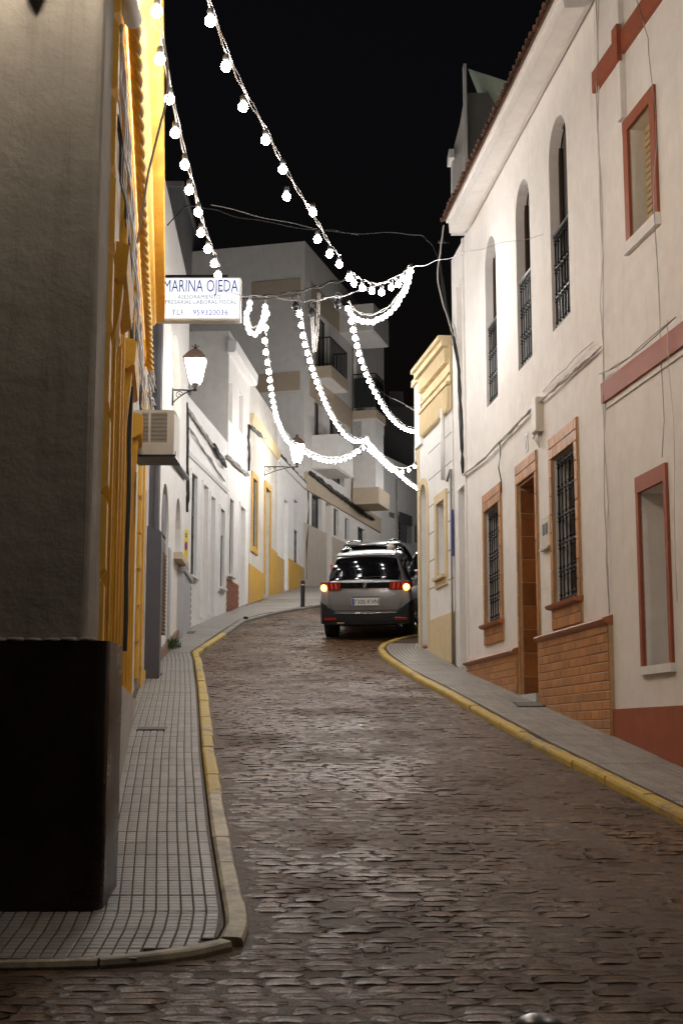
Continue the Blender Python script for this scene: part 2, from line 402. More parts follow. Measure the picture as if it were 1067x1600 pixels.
def stone_matrix(s):
    x, y, w, h, rise, k, a = s
    sl = (road(y+.05)-road(y-.05))/.1
    ty = Vector((0, 1, sl)).normalized(); tx = Vector((1, 0, 0)); tz = tx.cross(ty)
    R = frame3(tx, ty, tz, Vector((x, y, road(y)+rise)))
    tilt = Matrix.Rotation(a, 4, 'Z') @ Matrix.Rotation(rnd.uniform(-.03, .03), 4, 'X') @ Matrix.Rotation(rnd.uniform(-.010, .010), 4, 'Y')
    return R @ tilt @ Matrix.Diagonal((w, h, 1, 1))
def in_view(x, y, z, m=0):
    P = Vector((x, y, z)); fw = y*cos(TH)+z*sin(TH); up = -y*sin(TH)+z*cos(TH)
    if fw <= 0: return False
    px = CX+F*x/fw; py = CY-F*up/fw
    return -m < px < 1067+m and -m < py < 1600+m
vis = [s for s in stones if in_view(s[0], s[1], road(s[1]), 20)]
near = set(id(s) for s in sorted(vis, key=lambda s: s[1])[:300])
cm = MB()
for s in stones:
    M = stone_matrix(s)
    if id(s) in near:
        vs, fs = TPL[s[5]]; A, B_, C_ = M.decompose(); S_ = Matrix.Diagonal((C_.x, C_.y, C_.z, 1))
        me = bpy.data.meshes.new('cobble'); me.from_pydata([S_ @ Vector(v) for v in vs], [], fs); me.materials.append(COBBLE); me.shade_smooth()
        link('cobble', me, road_o, Matrix.LocRotScale(A, B_, None))
    else:
        vs, fs = TPL[s[5]]; cm.add([M @ Vector(v) for v in vs], fs, True)
o = cm.build('cobbles', COBBLE2, road_o, smooth=True, recalc=False); o['kind'] = 'stuff'

def polyline_X(tab, y0, y1):
    return [Vector((x, y, 0)) for y, x in tab if y0 <= y <= y1]
def pavement(name, side):
    mb = MB(); prev = None
    K = LK if side < 0 else RK; Wt = LW if side < 0 else RW
    Y = 7.3 if side < 0 else 2.0
    top = 62 if side < 0 else 30
    while Y < top:
        k = lerp(K, Y)+side*.14; w = lerp(Wt, Y)+side*.3
        if side < 0 and Y > 38: k = min(k, 4.5); 
        if side < 0 and Y > 43.9: k = 5
        k = min(k, 9); w = min(w, 12)
        row = (Vector((w, Y, g(Y)-.016)), Vector((k, Y, g(Y)-.016)), Vector((k, Y, g(Y)-.3)))
        if prev and ((side < 0 and k > w) or (side > 0 and k < w)):
            mb.add([prev[0], prev[1], row[1], row[0]], [(0, 1, 2, 3)], True); mb.add([prev[1], prev[2], row[2], row[1]], [(0, 1, 2, 3)], True)
        prev = row; Y += .1 if Y < 9 else .3
    o = mb.build(name, MORTAR); o['kind'] = 'structure'; return o
pavL = pavement('pavement_left', -1); pavR = pavement('pavement_right', 1)
# pavement tiles: short ribbed bars laid in rows along the kerb
tm = MB().cbox(-.5, .5, -.5, .5, 0, 1, .0)
def unit_tile():
    e = .05; vs = [(-.5, -.5, -1), (.5, -.5, -1), (.5, .5, -1), (-.5, .5, -1), (-.5, -.5, -.2), (.5, -.5, -.2), (.5, .5, -.2), (-.5, .5, -.2), (-.5+e, -.5+e*.5, 0), (.5-e, -.5+e*.5, 0), (.5-e, .5-e*.5, 0), (-.5+e, .5-e*.5, 0)]
    fs = [(8, 9, 10, 11)]
    for i in range(4): j = (i+1) % 4; fs += [(i, j, 4+j, 4+i), (4+i, 4+j, 8+j, 8+i)]
    return vs, fs
uv, uf = unit_tile(); tme = bpy.data.meshes.new('tile'); tme.from_pydata(uv, [], uf); tme.materials.append(PTILE)
def tiles(pav, side, K, Wt, y0, y1):
    lst = []; rr = random.Random(5+side); Y = y0; sw = .071
    while Y < y1:
        L = .17 if side < 0 and Y < 7.8 else .34
        kx = lambda y: lerp(K, max(y, 7.95 if side < 0 else 0))+side*.16
        n = 30 if side < 0 and Y < 8.4 else 20
        if side < 0 and Y > 33: n = 38
        if side < 0 and Y > 36: n = 92
        for k in range(n):
            yy0 = Y
            xa = kx(yy0)+side*(k+.5)*sw; xb = kx(yy0+L)+side*(k+.5)*sw
            ym = yy0+L/2
            lim = lerp(Wt, ym); lk = lerp(K, yy0+.05)-.07
            if side < 0 and (xa < lim-.05 or (xa > lk) or yy0 < 7.37): continue
            if side > 0 and (xa > lim+.05): continue
            c = Vector(((xa+xb)/2, ym, g(ym)-.001+rr.uniform(-.0008, .0008)))
            ty = Vector((xb-xa, L, g(yy0+L)-g(yy0))).normalized(); tx = Vector((1, 0, 0)); tx = (tx-ty*tx.dot(ty)).normalized(); tz = tx.cross(ty)
            M = frame3(tx, ty, tz, c) @ Matrix.Rotation(rr.uniform(-.003, .003), 4, 'X') @ Matrix.Diagonal((sw-.009, L-.004, .012, 1))
            lst.append((ym, M, c))
        Y += L
    lst2 = [t for t in lst if in_view(*t[2], 10)]
    nr = sorted(lst2, key=lambda t: t[0])[:290]; ids = set(id(t) for t in nr)
    mb = MB()
    for t in lst:
        if id(t) in ids: link('tile', tme, pav, t[1])
        else: mb.add([t[1] @ Vector(v) for v in uv], uf, True)
    o = mb.build('tiles', PTILE2, pav); o['kind'] = 'stuff'
tiles(pavL, -1, [(y, min(x, 4)) for y, x in LK], LW, 7.38, 56)
tiles(pavR, 1, RK, RW, 9.0, 27)
# kerbs: stone by stone
def kerb(name, pts, side, mats, step=.9, wid=.125):
    root = thing(name, None, None, Vector((pts[0][0], pts[0][1], g(pts[0][1]))), kind='structure')
    P = [Vector((x, y, g(y))) for x, y in pts]
    cum = [0]
    for a, b in zip(P, P[1:]): cum.append(cum[-1]+(b-a).length)
    def pos(t):
        for i in range(len(P)-1):
            if t <= cum[i+1] or i == len(P)-2: return P[i].lerp(P[i+1], (t-cum[i])/(cum[i+1]-cum[i]))
    t = 0; r = random.Random(len(pts)); i = 0
    while t < cum[-1]-.05:
        L = min(step*r.uniform(.8, 1.1), cum[-1]-t); mb = MB(); sub = max(2, int(L/.2))
        jx = r.uniform(-.006, .006); jz = r.uniform(-.005, .006); ring = []
        for q in range(sub+1):
            tt = t+.006+(L-.012)*q/sub; p = pos(tt); d = (pos(min(tt+.05, cum[-1]))-pos(max(tt-.05, 0))).normalized()
            nrm = Vector((d.y, -d.x, 0)).normalized()*(-side)   # toward the road
            w1 = r.uniform(-.006, .004); z1 = r.uniform(-.004, .003)
            prof = [(0+jx, -.3), (0+jx+w1, -.03), (-.012+jx+w1, -.006), (-.03+jx, z1), (-wid+.02, .002+z1), (-wid, -.012), (-wid, -.3)]
            ring.append([p+nrm*a+Vector((0, 0, z+jz)) for a, z in prof])
        n = 7; vs = [v for R in ring for v in R]
        fs = [(a*n+k, a*n+k+1, (a+1)*n+k+1, (a+1)*n+k) for a in range(sub) for k in range(n-1)]+[tuple(range(n)), tuple(range(sub*n, sub*n+n))]
        mb.add(vs, fs, True)
        m = mats(pos(t+L/2).y, i); mb.build('kerb_stone', m, root); t += L; i += 1
    return root
lk = [(x, y) for y, x in LK if y >= 7.7 and y < 38.5]
kerb('kerb_left', lk, -1, lambda y, i: KERBP if y < 11.5 else (KERBY if y < 29.5 else KERBN))
kerb('kerb_front', [(-3.2, 7.24), (-1.9, 7.28), (-1.1, 7.34), (-.78, 7.47), (-.56, 7.66)], -1, lambda y, i: KERBP, .7, .12)
kerb('kerb_right', [(x, y) for y, x in RK if 9 <= y < 31], 1, lambda y, i: KERBR)

# ------------------------------------------------------------------ house builder
def facade(mb, W, s0, s1, zb, zt, ops, back=True):
    S = sorted({s0, s1, *[v for o in ops for v in (o['s0'], o['s1'])]}); S = [v for v in S if s0 <= v <= s1]
    Z = sorted({zb, zt, *[v for o in ops for v in (o['z0'], o['z1'])]}); Z = [v for v in Z if zb <= v <= zt]
    P = lambda s, z, o=0: W.pt(s, z, o)
    for a, b in zip(S, S[1:]):
        if b-a < 1e-6: continue
        for c, d in zip(Z, Z[1:]):
            if d-c < 1e-6: continue
            ms, mz = (a+b)/2, (c+d)/2
            if any(o['s0'] < ms < o['s1'] and o['z0'] < mz < o['z1'] for o in ops): continue
            mb.add([P(a, c), P(b, c), P(b, d), P(a, d)], [(0, 1, 2, 3)], True)
    for o in ops:
        a, b, c, d, dp = o['s0'], o['s1'], o['z0'], o['z1'], -o['depth']
        if o['arch']:
            n = 12; rs = (b-a)/2; rise = min(o.get('rise', rs), (d-c)*.6); sp = d-rise
            arc = [(a+rs-rs*cos(pi*k/n), sp+rise*sin(pi*k/n)) for k in range(n+1)]
            h = n//2
            for k in range(h): mb.add([P(a, d), P(*arc[k]), P(*arc[k+1])], [(0, 1, 2)], True)
            for k in range(h, n): mb.add([P(b, d), P(*arc[k]), P(*arc[k+1])], [(0, 1, 2)], True)
            out = [(a, c)]+arc+[(b, c)]
        else: out = [(a, c), (a, d), (b, d), (b, c)]
        o['outline'] = out
        for k in range(len(out)):
            p, q = out[k], out[(k+1) % len(out)]
            mb.add([P(*p), P(*q), P(*q, dp), P(*p, dp)], [(0, 1, 2, 3)], True)
def house(name, label, cat, W, s0, s1, zt, ops, mat, D=5.0, zb=None, group=None, roof=None):
    gm_ = min(W.gz(s0), W.gz(s1)); zb = gm_-.6 if zb is None else zb
    root = thing(name, label, cat, W.pt((s0+s1)/2, W.gz((s0+s1)/2)), group)
    mb = MB(); facade(mb, W, s0, s1, zb, zt, ops)
    P = W.pt
    mb.add([P(s0, zb, 0), P(s0, zt, 0), P(s0, zt, -D), P(s0, zb, -D)], [(0, 1, 2, 3)], True)
    mb.add([P(s1, zb, 0), P(s1, zt, 0), P(s1, zt, -D), P(s1, zb, -D)], [(0, 1, 2, 3)], True)
    mb.add([P(s0, zb, -D), P(s0, zt, -D), P(s1, zt, -D), P(s1, zb, -D)], [(0, 1, 2, 3)], True)
    mb.add([P(s0, zt, 0), P(s1, zt, 0), P(s1, zt, -.25), P(s0, zt, -.25)], [(0, 1, 2, 3)], True)
    mb.add([P(s0, zt-.4, -.25), P(s1, zt-.4, -.25), P(s1, zt-.4, -D), P(s0, zt-.4, -D)], [(0, 1, 2, 3)], True)
    mb.add([P(s0, zt, -.25), P(s1, zt, -.25), P(s1, zt-.4, -.25), P(s0, zt-.4, -.25)], [(0, 1, 2, 3)], True)
    mb.build('wall', mat, root)
    return root
def LT(W): return lambda s, z, o: W.pt(s, z, o)
def fill(W, root, op, kind, mat=None, bars=5, knots=True, gz=None, lower=None):
    """puts a window or door in an opening: parts and sub-parts"""
    a, b, c, d, dp = op['s0'], op['s1'], op['z0'], op['z1'], -op['depth']; T = LT(W)
    e = .002
    if kind in ('window', 'grille', 'shutter', 'balcony'):
        m = MB(T)
        fw = .05; m.box(a, a+fw, c, d, dp-.04, dp+.02); m.box(b-fw, b, c, d, dp-.04, dp+.02); m.box(a+fw, b-fw, d-fw, d, dp-.04, dp+.02); m.box(a+fw, b-fw, c, c+fw, dp-.04, dp+.02)
        m.box((a+b)/2-.03, (a+b)/2+.03, c+fw, d-fw, dp-.035, dp+.025)
        w = m.build('window', mat or DARKW, root)
        q = MB(T); q.box(a+fw, (a+b)/2-.03, c+fw, d-fw, dp-.03, dp-.01); q.build('pane', GLASS if kind != 'shutter' else (mat or SLAT), w)
        q = MB(T); q.box((a+b)/2+.03, b-fw, c+fw, d-fw, dp-.03, dp-.01); q.build('pane', GLASS if kind != 'shutter' else (mat or SLAT), w)
    if kind == 'door':
        m = MB(T); m.box(a, b, c, d, dp-.05, dp)
        mid = (a+b)/2
        for x0, x1 in ((a+.08, mid-.03), (mid+.03, b-.08)):
            for k in range(3):
                z0 = c+.12+(d-c-.2)*k/3; m.cbox(x0, x1, z0, z0+(d-c-.2)/3-.08, dp-.001, dp+.02, .012)
        dr = m.build('door', mat or WDOOR, root)
        h = MB(T); h.box(mid+.05, mid+.08, c+1.0, c+1.14, dp+.02, dp+.06); h.build('handle', STEEL, dr)
    if kind == 'blank':
        m = MB(T); m.box(a, b, c, d, dp-.05, dp); m.build('shutter', mat or SLAT, root)
    if kind in ('grille', 'balcony'):
        zt = d if kind == 'grille' else c+(lower or 1.0)
        o_ = -.05; m = MB(T)
        for k in range(bars+1):
            s = a+.03+(b-a-.06)*k/bars
            m.tube([(s, c+.02, o_), (s, zt-.02, o_)], .011, 5, raw=False)
            if knots:
                n = 5 if kind == 'grille' else 3
                for q in range(n+1):
                    zc = c+.06+(zt-c-.12)*q/n
                    for dz in (-.05, 0, .05):
                        if c+.03 < zc+dz < zt-.03: m.lathe(W.pt(s, zc+dz-.014, o_), [(.011, 0), (.024, .014), (.011, .028)], 5)
        n = 5 if kind == 'grille' else 3
        for q in range(n+1):
            zc = c+.06+(zt-c-.12)*q/n; m.box(a, b, zc-.008, zc+.008, o_-.012, o_+.012)
        if kind == 'balcony': m.box(a, b, zt-.03, zt, o_-.02, o_+.02)
        m.build('grille', IRON, root)
        if kind == 'balcony':
            m = MB(T); m.box(a, b, zt+.001, zt+.02, o_-.025, o_+.025); m.build('handrail', STEEL, root)
def surround(W, root, op, mat, w=.16, pr=.03, sill=True, top=None, name='surround', foot=True):
    a, b, c, d = op['s0'], op['s1'], op['z0'], op['z1']; m = MB(LT(W)); top = top or w
    m.box(a-w, a, c, d, -.01, pr); m.box(b, b+w, c, d, -.01, pr); m.box(a-w, b+w, d, d+top, -.01, pr+.002)
    if foot: m.box(a-w, b+w, c-w, c, -.01, pr+.002)
    s = m.build(name, mat, root)
    if sill:
        m = MB(LT(W)); m.box(a-w*.7, b+w*.7, c-.03, c+.02, -.05, pr+.07); m.build('sill', mat, root)
    return s
def cables(name, label, W, runs, mat, rad=.012, parent=None, jit=.02, seg=5):
    """runs: lists of (px,py[,offset]) on the wall plane, as one cable bundle"""
    r = random.Random(len(runs)*7+int(runs[0][0][0])); m = MB(); first = None
    for run in runs:
        pts = []
        for a, b in zip(run, run[1:]):
            oa = a[2] if len(a) > 2 else .03; ob = b[2] if len(b) > 2 else .03
            sa, za = W.hit(a[0], a[1], oa); sb, zb_ = W.hit(b[0], b[1], ob)
            n = max(2, int(abs(sa-sb)/.35)+1)
            for k in range(n):
                t = k/n; sg = 0 if k == 0 else r.uniform(-jit, jit*.5)
                pts.append(W.pt(sa+(sb-sa)*t, za+(zb_-za)*t+sg, oa+(ob-oa)*t+abs(r.uniform(0, jit*.5))))
        pts.append(W.pt(sb, zb_, ob)); first = first or pts[0]
        m.tube(pts, rad, seg)
    if parent: return m.build(name, mat, parent, smooth=True)
    o = m.build(name, mat, None, smooth=True); return tag(o, label, 'cable')

# ------------------------------------------------------------------ LEFT: grey corner house with black dado
cr = thing('corner_house', 'rough grey plaster corner house with a tall glossy black dado at the near left', 'house', Vector((-1.9, 8.35, g(8.35))))
def rounded(x0, x1, y0, y1, z0, z1, r, mb, ny=0, wav=0.0):
    pts = [(x0, y0)]
    for k in range(9): q = -pi/2+pi/2*k/8; pts.append((x1-r+r*cos(q), y0+r+r*sin(q)))
    pts += [(x1, y1), (x0, y1)]
    nz = 14 if wav else 1; n = len(pts); rr = random.Random(1); vs = []
    for j in range(nz+1):
        z = z0+(z1-z0)*j/nz
        for x, y in pts: vs.append((x+rr.uniform(-wav, wav), y+rr.uniform(-wav, wav), z))
    fs = [(j*n+k, j*n+(k+1) % n, (j+1)*n+(k+1) % n, (j+1)*n+k) for j in range(nz) for k in range(n)]+[tuple(range(n)), tuple(range(nz*n, nz*n+n))]
    mb.add(vs, fs, True)
m = MB(); rounded(-9, -1.49, 8.35, 8.72, -2, 7.6, .05, m, wav=.004); m.build('wall', GREYPL, cr, smooth=True, angle=.7)
m = MB(); rounded(-9, -1.345, 8.24, 8.78, -1.6, .545, .07, m, wav=.003); m.build('dado', BLACKD, cr, smooth=True, angle=.7)
m = MB()
for k in range(26):
    x = -4+k*.105+random.uniform(-.01, .01)
    if x < -1.4: m.lathe((x, 8.30+random.uniform(-.02, .01), .545), [(.055, 0), (.045, .012+random.uniform(0, .012)), (.01, .02)], 7)
m.build('dado_cap', GREYPL, cr, smooth=True)

# ------------------------------------------------------------------ LEFT: ochre trimmed house
LBw = Wall((-1.48, 8.35), (-2.86, 19.8), 'L'); T = LT(LBw)
sB = LBw.sY
opsB = []
for Yw in (9.55, 12.0, 14.9): opsB.append(dict(s0=sB(Yw+.28), s1=sB(Yw+1.12), z0=.62, z1=3.05, depth=.16 if Yw > 14 else .03, arch=False))
hb = house('ochre_trimmed_house', 'old white house with ochre yellow quoins, window frames and heavy cornice on the left', 'house', LBw, sB(8.72), sB(19.8), 6.3, opsB, OLDWHITE, D=7)
opsB_ = opsB; fill(LBw, hb, opsB[0], 'blank', WHITE); fill(LBw, hb, opsB[1], 'blank', WHITE); fill(LBw, hb, opsB[2], 'grille', bars=5, knots=False)
m = MB(T); m.box(sB(8.8), sB(19.8), -2, .42, -.02, .085); m.build('socle', SOCLE, hb)
for k in range(12):
    z = -.02+k*.545 if False else .45+k*.53
    if z > 5.5: break
    m = MB(T); m.cbox(sB(8.74), sB(9.02)+.02*(k % 2), z+.012, z+.518, -.02, .060+.005*(k % 3), .04); m.build('quoin', YELLOW, hb)
for k in range(10):
    z = .75+k*.5
    m = MB(T); m.cbox(sB(19.4)-.1*(k % 2), sB(19.8), z+.012, z+.488, -.02, .05, .025); m.build('quoin', YELLOW, hb)
for Yw in (9.55, 12.0, 14.9):
    a = sB(Yw); b = sB(Yw+1.4); fr = MB(T)
    for (x0, x1) in ((a+.06, a+.27), (b-.27, b-.06)):
        fr.box(x0, x1, .43, 3.04, -.02, .04); fr.box(x0+.05, x0+.09, .45, 3.0, .03, .058); fr.box(x1-.09, x1-.05, .45, 3.0, .03, .058)
    fr.box(a+.06, b-.06, 3.04, 3.2, -.02, .045)
    for q in range(4): fr.prism([(2.5, .03), (2.75, .05+.006*q), (2.95, .085), (3.14, .10), (3.14, .03)], a+.07+q*.045, a+.1+q*.045)
    fr.build('window_frame', YELLOW, hb)
    c = MB(T); c.prism([(3.14, -.02), (3.16, .06), (3.20, .125), (3.40, .14), (3.42, .10), (3.44, -.02)], a, b); c.build('window_cornice', YELLOW, hb)
for Yw in (11.25, 13.9):
    m = MB(T); a = sB(Yw); m.box(a, a+.24, .40, 5.0, -.02, .045); m.box(a+.04, a+.08, .42, 4.98, .04, .06); m.box(a+.16, a+.2, .42, 4.98, .04, .06); m.build('pilaster', YELLOW, hb)
m = MB(T)
m.prism([(5.45, -.02), (5.45, .04), (5.55, .05), (5.57, .08), (5.70, .09), (5.73, .13), (5.82, .14), (5.85, .18), (5.88, .20), (5.90, .315), (6.25, .32), (6.3, -.02)], sB(8.75), sB(19.8)); m.build('cornice', YELLOW, hb)
m = MB(T)
for k in range(4): m.box(sB(19.2)+k*.14, sB(19.2)+k*.14+.08, 5.2, 5.45, -.02, .07+.02*k)
m.build('corbel', YELLOW, hb)
m = MB(T); m.box(sB(9.1), sB(19.7), 4.9, 5.45, -.02, .03); m.build('frieze', YELLOW, hb)
for k in range(34):
    s = sB(9.3)+k*.31; m = MB(T); m.box(s, s+.04, 4.92, 5.40, .02, .042); m.build('batten', YELLOW, hb)
# twisted ochre cable rope below the cornice
m = MB(); n = 300
for st in range(3):
    pts = []
    for k in range(n+1):
        s = sB(9.6)+(sB(19.6)-sB(9.6))*k/n; q = k*.26*1.0+st*2*pi/3; zz = 5.12+.05*sin(s*.8)
        pts.append(LBw.pt(s, zz+.026*sin(q), .13+.026*cos(q)))
    m.tube(pts, .028, 5)
o = m.build('twisted_cable', YELLOW, None, smooth=True); tag(o, 'thick twisted cable painted ochre, strung under the yellow cornice on the left', 'cable')
m = MB(); m.tube([LBw.pt(sB(12.75)+.01*sin(k*.4), .75+k*.16, .075+.004*sin(k*.9)) for k in range(20)], .022, 6)
o = m.build('cable_drop', CABLE, None, smooth=True); tag(o, 'thick black vertical cable between the first and second ochre window frames', 'cable')
# cable bundles on the ochre house
def ycables(name, label, W, n, z0, o0, Y0, Y1, mat, rad, seed, sag=.05, dz=.05):
    r = random.Random(seed); m = MB()
    for i in range(n):
        pts = []; ph = r.uniform(0, 6); za = z0+r.uniform(-dz, dz); oo = o0+r.uniform(0, .04); a, b = W.sY(Y0), W.sY(Y1); N = int((b-a)/.28)+2
        for k in range(N+1):
            s = a+(b-a)*k/N; pts.append(W.pt(s, za+sag*sin(s*2.2+ph)*r.uniform(.3, 1)+r.uniform(-.012, .012), oo+.012*sin(s*5+ph)))
        m.tube(pts, rad*r.uniform(.7, 1.3), 5)
    o = m.build(name, mat, None, smooth=True); return tag(o, label, 'cable')
ycables('cable_bundle', 'bundle of thin black cables running along the ochre trimmed house wall', LBw, 4, 4.25, .03, 9.3, 19.6, CABLE, .008, 3, .06, .14)
ycables('cable_bundle', 'bundle of old white painted cables sagging along the ochre trimmed house wall', LBw, 9, 4.55, .04, 8.9, 19.7, CABLEW, .012, 5, .05, .14)
m = MB(); m.tube([at(215, 380, 10.2), at(232, 270, 10.0), at(252, 190, 9.8), at(263, 150, 9.6), at(262, 100, 9.4), at(255, 60, 9.2)], .009, 5)
o = m.build('loose_cable', CABLEW, None, smooth=True); tag(o, 'single pale loose cable looping from the ochre house to the near light string', 'cable')
# rolled white awning under the cornice
m = MB(); pa, pb = at(183, -60, 8.5), at(209, 34, 9.35); ax = (pb-pa).normalized(); Lr = (pb-pa).length
m.lathe(pa, [(.0, 0), (.066, .005), (.066, Lr-.05), (.060, Lr-.015), (.03, Lr)], 18, ax)
o = m.build('rolled_awning', PLAST, None, smooth=True, angle=.9); tag(o, 'rolled cylinder of off-white fabric tied under the yellow cornice, top left', 'awning')
# wall air conditioner
ac = thing('air_conditioner', 'boxy cream window air conditioner with dark louvres jutting from the ochre house', 'air conditioner', at(247, 712, 15.6))
pa = at(214, 710, 15.6); pb = at(273, 641, 15.6); x0, x1, z0, z1, ya = pa.x-.05, pb.x, pa.z, pb.z, 15.6
m = MB()
gx0, gx1 = at(222, 0, ya).x, at(264, 0, ya).x
gx0, gx1 = x1-(273-222)/2222*15.9, x1-(273-262)/2222*15.9; gz0, gz1 = z0+.14, z1-.03
m.box(x0, x1, ya+.02, ya+.55, z0, z1); m.box(x0, gx0, ya, ya+.02, z0, z1); m.box(gx1, x1, ya, ya+.02, z0, z1); m.box(gx0, gx1, ya, ya+.02, z0, gz0); m.box(gx0, gx1, ya, ya+.02, gz1, z1)
m.box(gx0+.075, gx0+.1, ya-.003, ya+.018, gz0, gz1)
m.build('casing', PLAST, ac, bevel=.004)
m = MB(); m.box(gx0, gx1, ya+.012, ya+.0195, gz0, gz1); m.build('grille_back', DARKW, ac)
for k in range(22):
    z = gz0+(gz1-gz0)*(k+.5)/22; m = MB(); m.add([(gx0, ya-.001, z-.001), (gx1, ya-.001, z-.001), (gx1, ya+.011, z+.005), (gx0, ya+.011, z+.005), (gx0, ya-.001, z-.005), (gx1, ya-.001, z-.005), (gx1, ya+.011, z+.001), (gx0, ya+.011, z+.001)], [(0, 1, 2, 3), (4, 5, 6, 7), (0, 1, 5, 4), (2, 3, 7, 6)]); m.build('louvre', PLAST, ac)
m = MB(); m.box(x0, x1+.02, ya-.02, ya+.5, z0-.03, z0-.004); m.build('bracket', IRON, ac)
m = MB(); m.tube([Vector((x1+.01, ya-.01, z0-.02)), Vector((x1+.02, ya-.01, z0-.02)), Vector((x1+.02, ya-.01, z0+.03))], .01, 6); m.build('drain_spout', STEEL, ac)
# thin black pipe stubs at the socle
m = MB(); m.tube([LBw.pt(sB(12.9), -.25, .05), LBw.pt(sB(12.9), .42, .05)], .016, 8); o = m.build('downpipe', IRON, None, smooth=True); tag(o, 'short black pipe at the foot of the ochre house, nearest the corner', 'pipe')
m = MB(); m.tube([LBw.pt(sB(14.3), .05, .05), LBw.pt(sB(14.3), .35, .05)], .014, 8); o = m.build('downpipe', IRON, None, smooth=True); tag(o, 'stubby dark pipe end low on the ochre house past the second window', 'pipe')

# ------------------------------------------------------------------ LEFT: house with grey pilaster
LCw = Wall((-2.81, 19.83), (-3.04, 22.6), 'L'); T = LT(LCw); sC = LCw.sY
opC = [dict(s0=sC(20.3), s1=sC(20.9), z0=1.4, z1=3.6, depth=.2, arch=False)]
hc = house('grey_pilaster_house', 'narrow white house with ochre edge strip and tall dark grey pilaster beyond the air conditioner', 'house', LCw, 0.0, sC(22.55), 7.4, opC, OLDWHITE, D=6)
fill(LCw, hc, opC[0], 'window')
m = MB(T); m.box(sC(21.55), sC(22.3), 1.0, 7.38, -.02, .10); m.box(sC(21.55)-.03, sC(21.65), 1.0, 7.3, .09, .15); m.box(sC(21.9), sC(21.98), 1.0, 7.3, .09, .15); m.build('pilaster', GREYP, hc)
m = MB(T); s = sC(21.2); m.box(s, s+.55, .3, 3.0, -.02, .22)
m.prism([(3.0, -.02)]+[(3.0+.13*sin(pi/2*k/6), .22*cos(pi/2*k/6)) for k in range(7)]+[(3.13, -.02)], s, s+.55); m.build('pier', GREYP, hc)
m = MB(T); m.box(.03, .3, .9, 4.9, -.02, .03); m.build('edge_strip', YELLOW, hc)
m = MB(T); m.box(.03, sC(21.1), -.3, .95, -.02, .03); m.build('socle', YDADO, hc)
ycables('cable_tangle', 'dense tangle of grey and white cables on the wall above the air conditioner', LCw, 12, 5.2, .04, 19.9, 22.3, CABLEG, .014, 9, .12, .5)
m = MB()
for i in range(4): m.tube([LCw.pt(sC(22.4)+.04*i, 7.0-k*.35, .06+.02*sin(k*1.3+i)) for k in range(16)], .014, 5)
o = m.build('cable_drop', CABLE, None, smooth=True); tag(o, 'black cables hanging down behind the tall grey pilaster', 'cable')

# ------------------------------------------------------------------ LEFT: arched white house
LDw = Wall((-3.04, 22.6), (-3.30, 29.9), 'L'); T = LT(LDw)
opD = [LDw.op(263, 251, 763, 1000, .25, True), LDw.op(283, 274, 786, 880, .22, True), dict(s0=LDw.hit(266, 600)[0], s1=LDw.hit(283, 600)[0], z0=LDw.hit(266, 632)[1], z1=LDw.hit(275, 522)[1], depth=.12, arch=True)]
opD[0]['z0'] = g(27)+.02; opD[0]['depth'] = .06
hd = house('arched_white_house', 'two storey white house with arched door and arched window behind the first lantern', 'house', LDw, .02, LDw.sY(29.85), 9.6, opD, WHITE2, D=5)
fill(LDw, hd, opD[0], 'door', GREYP); fill(LDw, hd, opD[1], 'window', GDOOR); fill(LDw, hd, opD[2], 'blank', WHITE2)
m = MB(T); a = opD[1]; m.box(a['s0']-.25, a['s1']+.2, a['z0']-.13, a['z0']-.002, -.02, .16); m.build('sill', BEIGE, hd)
m = MB(T); m.box(opD[0]['s1']+.02, opD[0]['s1']+.42, g(27.5)-.2, 3.4, -.02, .02); m.build('door_jamb', GDOOR, hd)
m = MB(T)
for k in range(12):
    sa = .1+k*.6; sb_ = min(sa+.6, LDw.L-.05); z0, z1 = LDw.gz(sa), LDw.gz(sb_)
    m.add([(sa, z0-.2, .05), (sb_, z1-.2, .05), (sb_, z1+.17, .05), (sa, z0+.17, .05), (sa, z0+.17, -.01), (sb_, z1+.17, -.01)], [(0, 1, 2, 3), (3, 2, 5, 4)])
m.build('base_strip', BROWN, hd)
pz = thing('tiled_pier', 'low pale pier with a brown ribbed edge against the arched white house', 'pier', LDw.pt(LDw.hit(285, 980)[0], g(29.2)))
s0, zt_ = LDw.hit(278, 893); s1 = LDw.hit(290, 893)[0]
m = MB(T); m.box(s0, s1, g(28.5)-.3, zt_, -.02, .12); m.build('body', GDOOR, pz)
for k in range(14):
    z = g(29.3)+.05+k*.125
    if z < zt_-.12: m = MB(T); m.cbox(s1, s1+.09, z, z+.105, -.02, .13, .02); m.build('brick', BROWN, pz)
m = MB(T); m.box(s0-.06, s1+.12, zt_, zt_+.1, -.02, .16); m.build('cap', GDOOR, pz)
lv = thing('louvred_panel', 'brown slatted panel standing beside the grey arched door', 'panel', LDw.pt(LDw.hit(247, 985)[0], g(24.5)))
sa, sb_ = LDw.hit(244, 920)[0], LDw.hit(251, 920)[0]; za, zb2 = LDw.hit(246, 990)[1], LDw.hit(246, 858)[1]
for k in range(22):
    z = za+(zb2-za)*k/22; m = MB(T); m.cbox(sa, sb_, z, z+(zb2-za)/22*.8, .0, .10, .015); m.build('slat', BROWN, lv)
m = MB(T); m.box(sa, sb_, za, zb2, -.01, .02); m.build('backing', DARKW, lv)
m = MB(); pa = LDw.pt(LDw.hit(262, 713)[0], LDw.hit(262, 713)[1], .06); pb = LDw.pt(LDw.hit(288, 747)[0], LDw.hit(288, 747)[1], .06); m.tube([pa, pb], .05, 8); o = m.build('gutter', GREYP, None, smooth=True); tag(o, 'grey gutter pipe sloping above the small arched window', 'pipe')

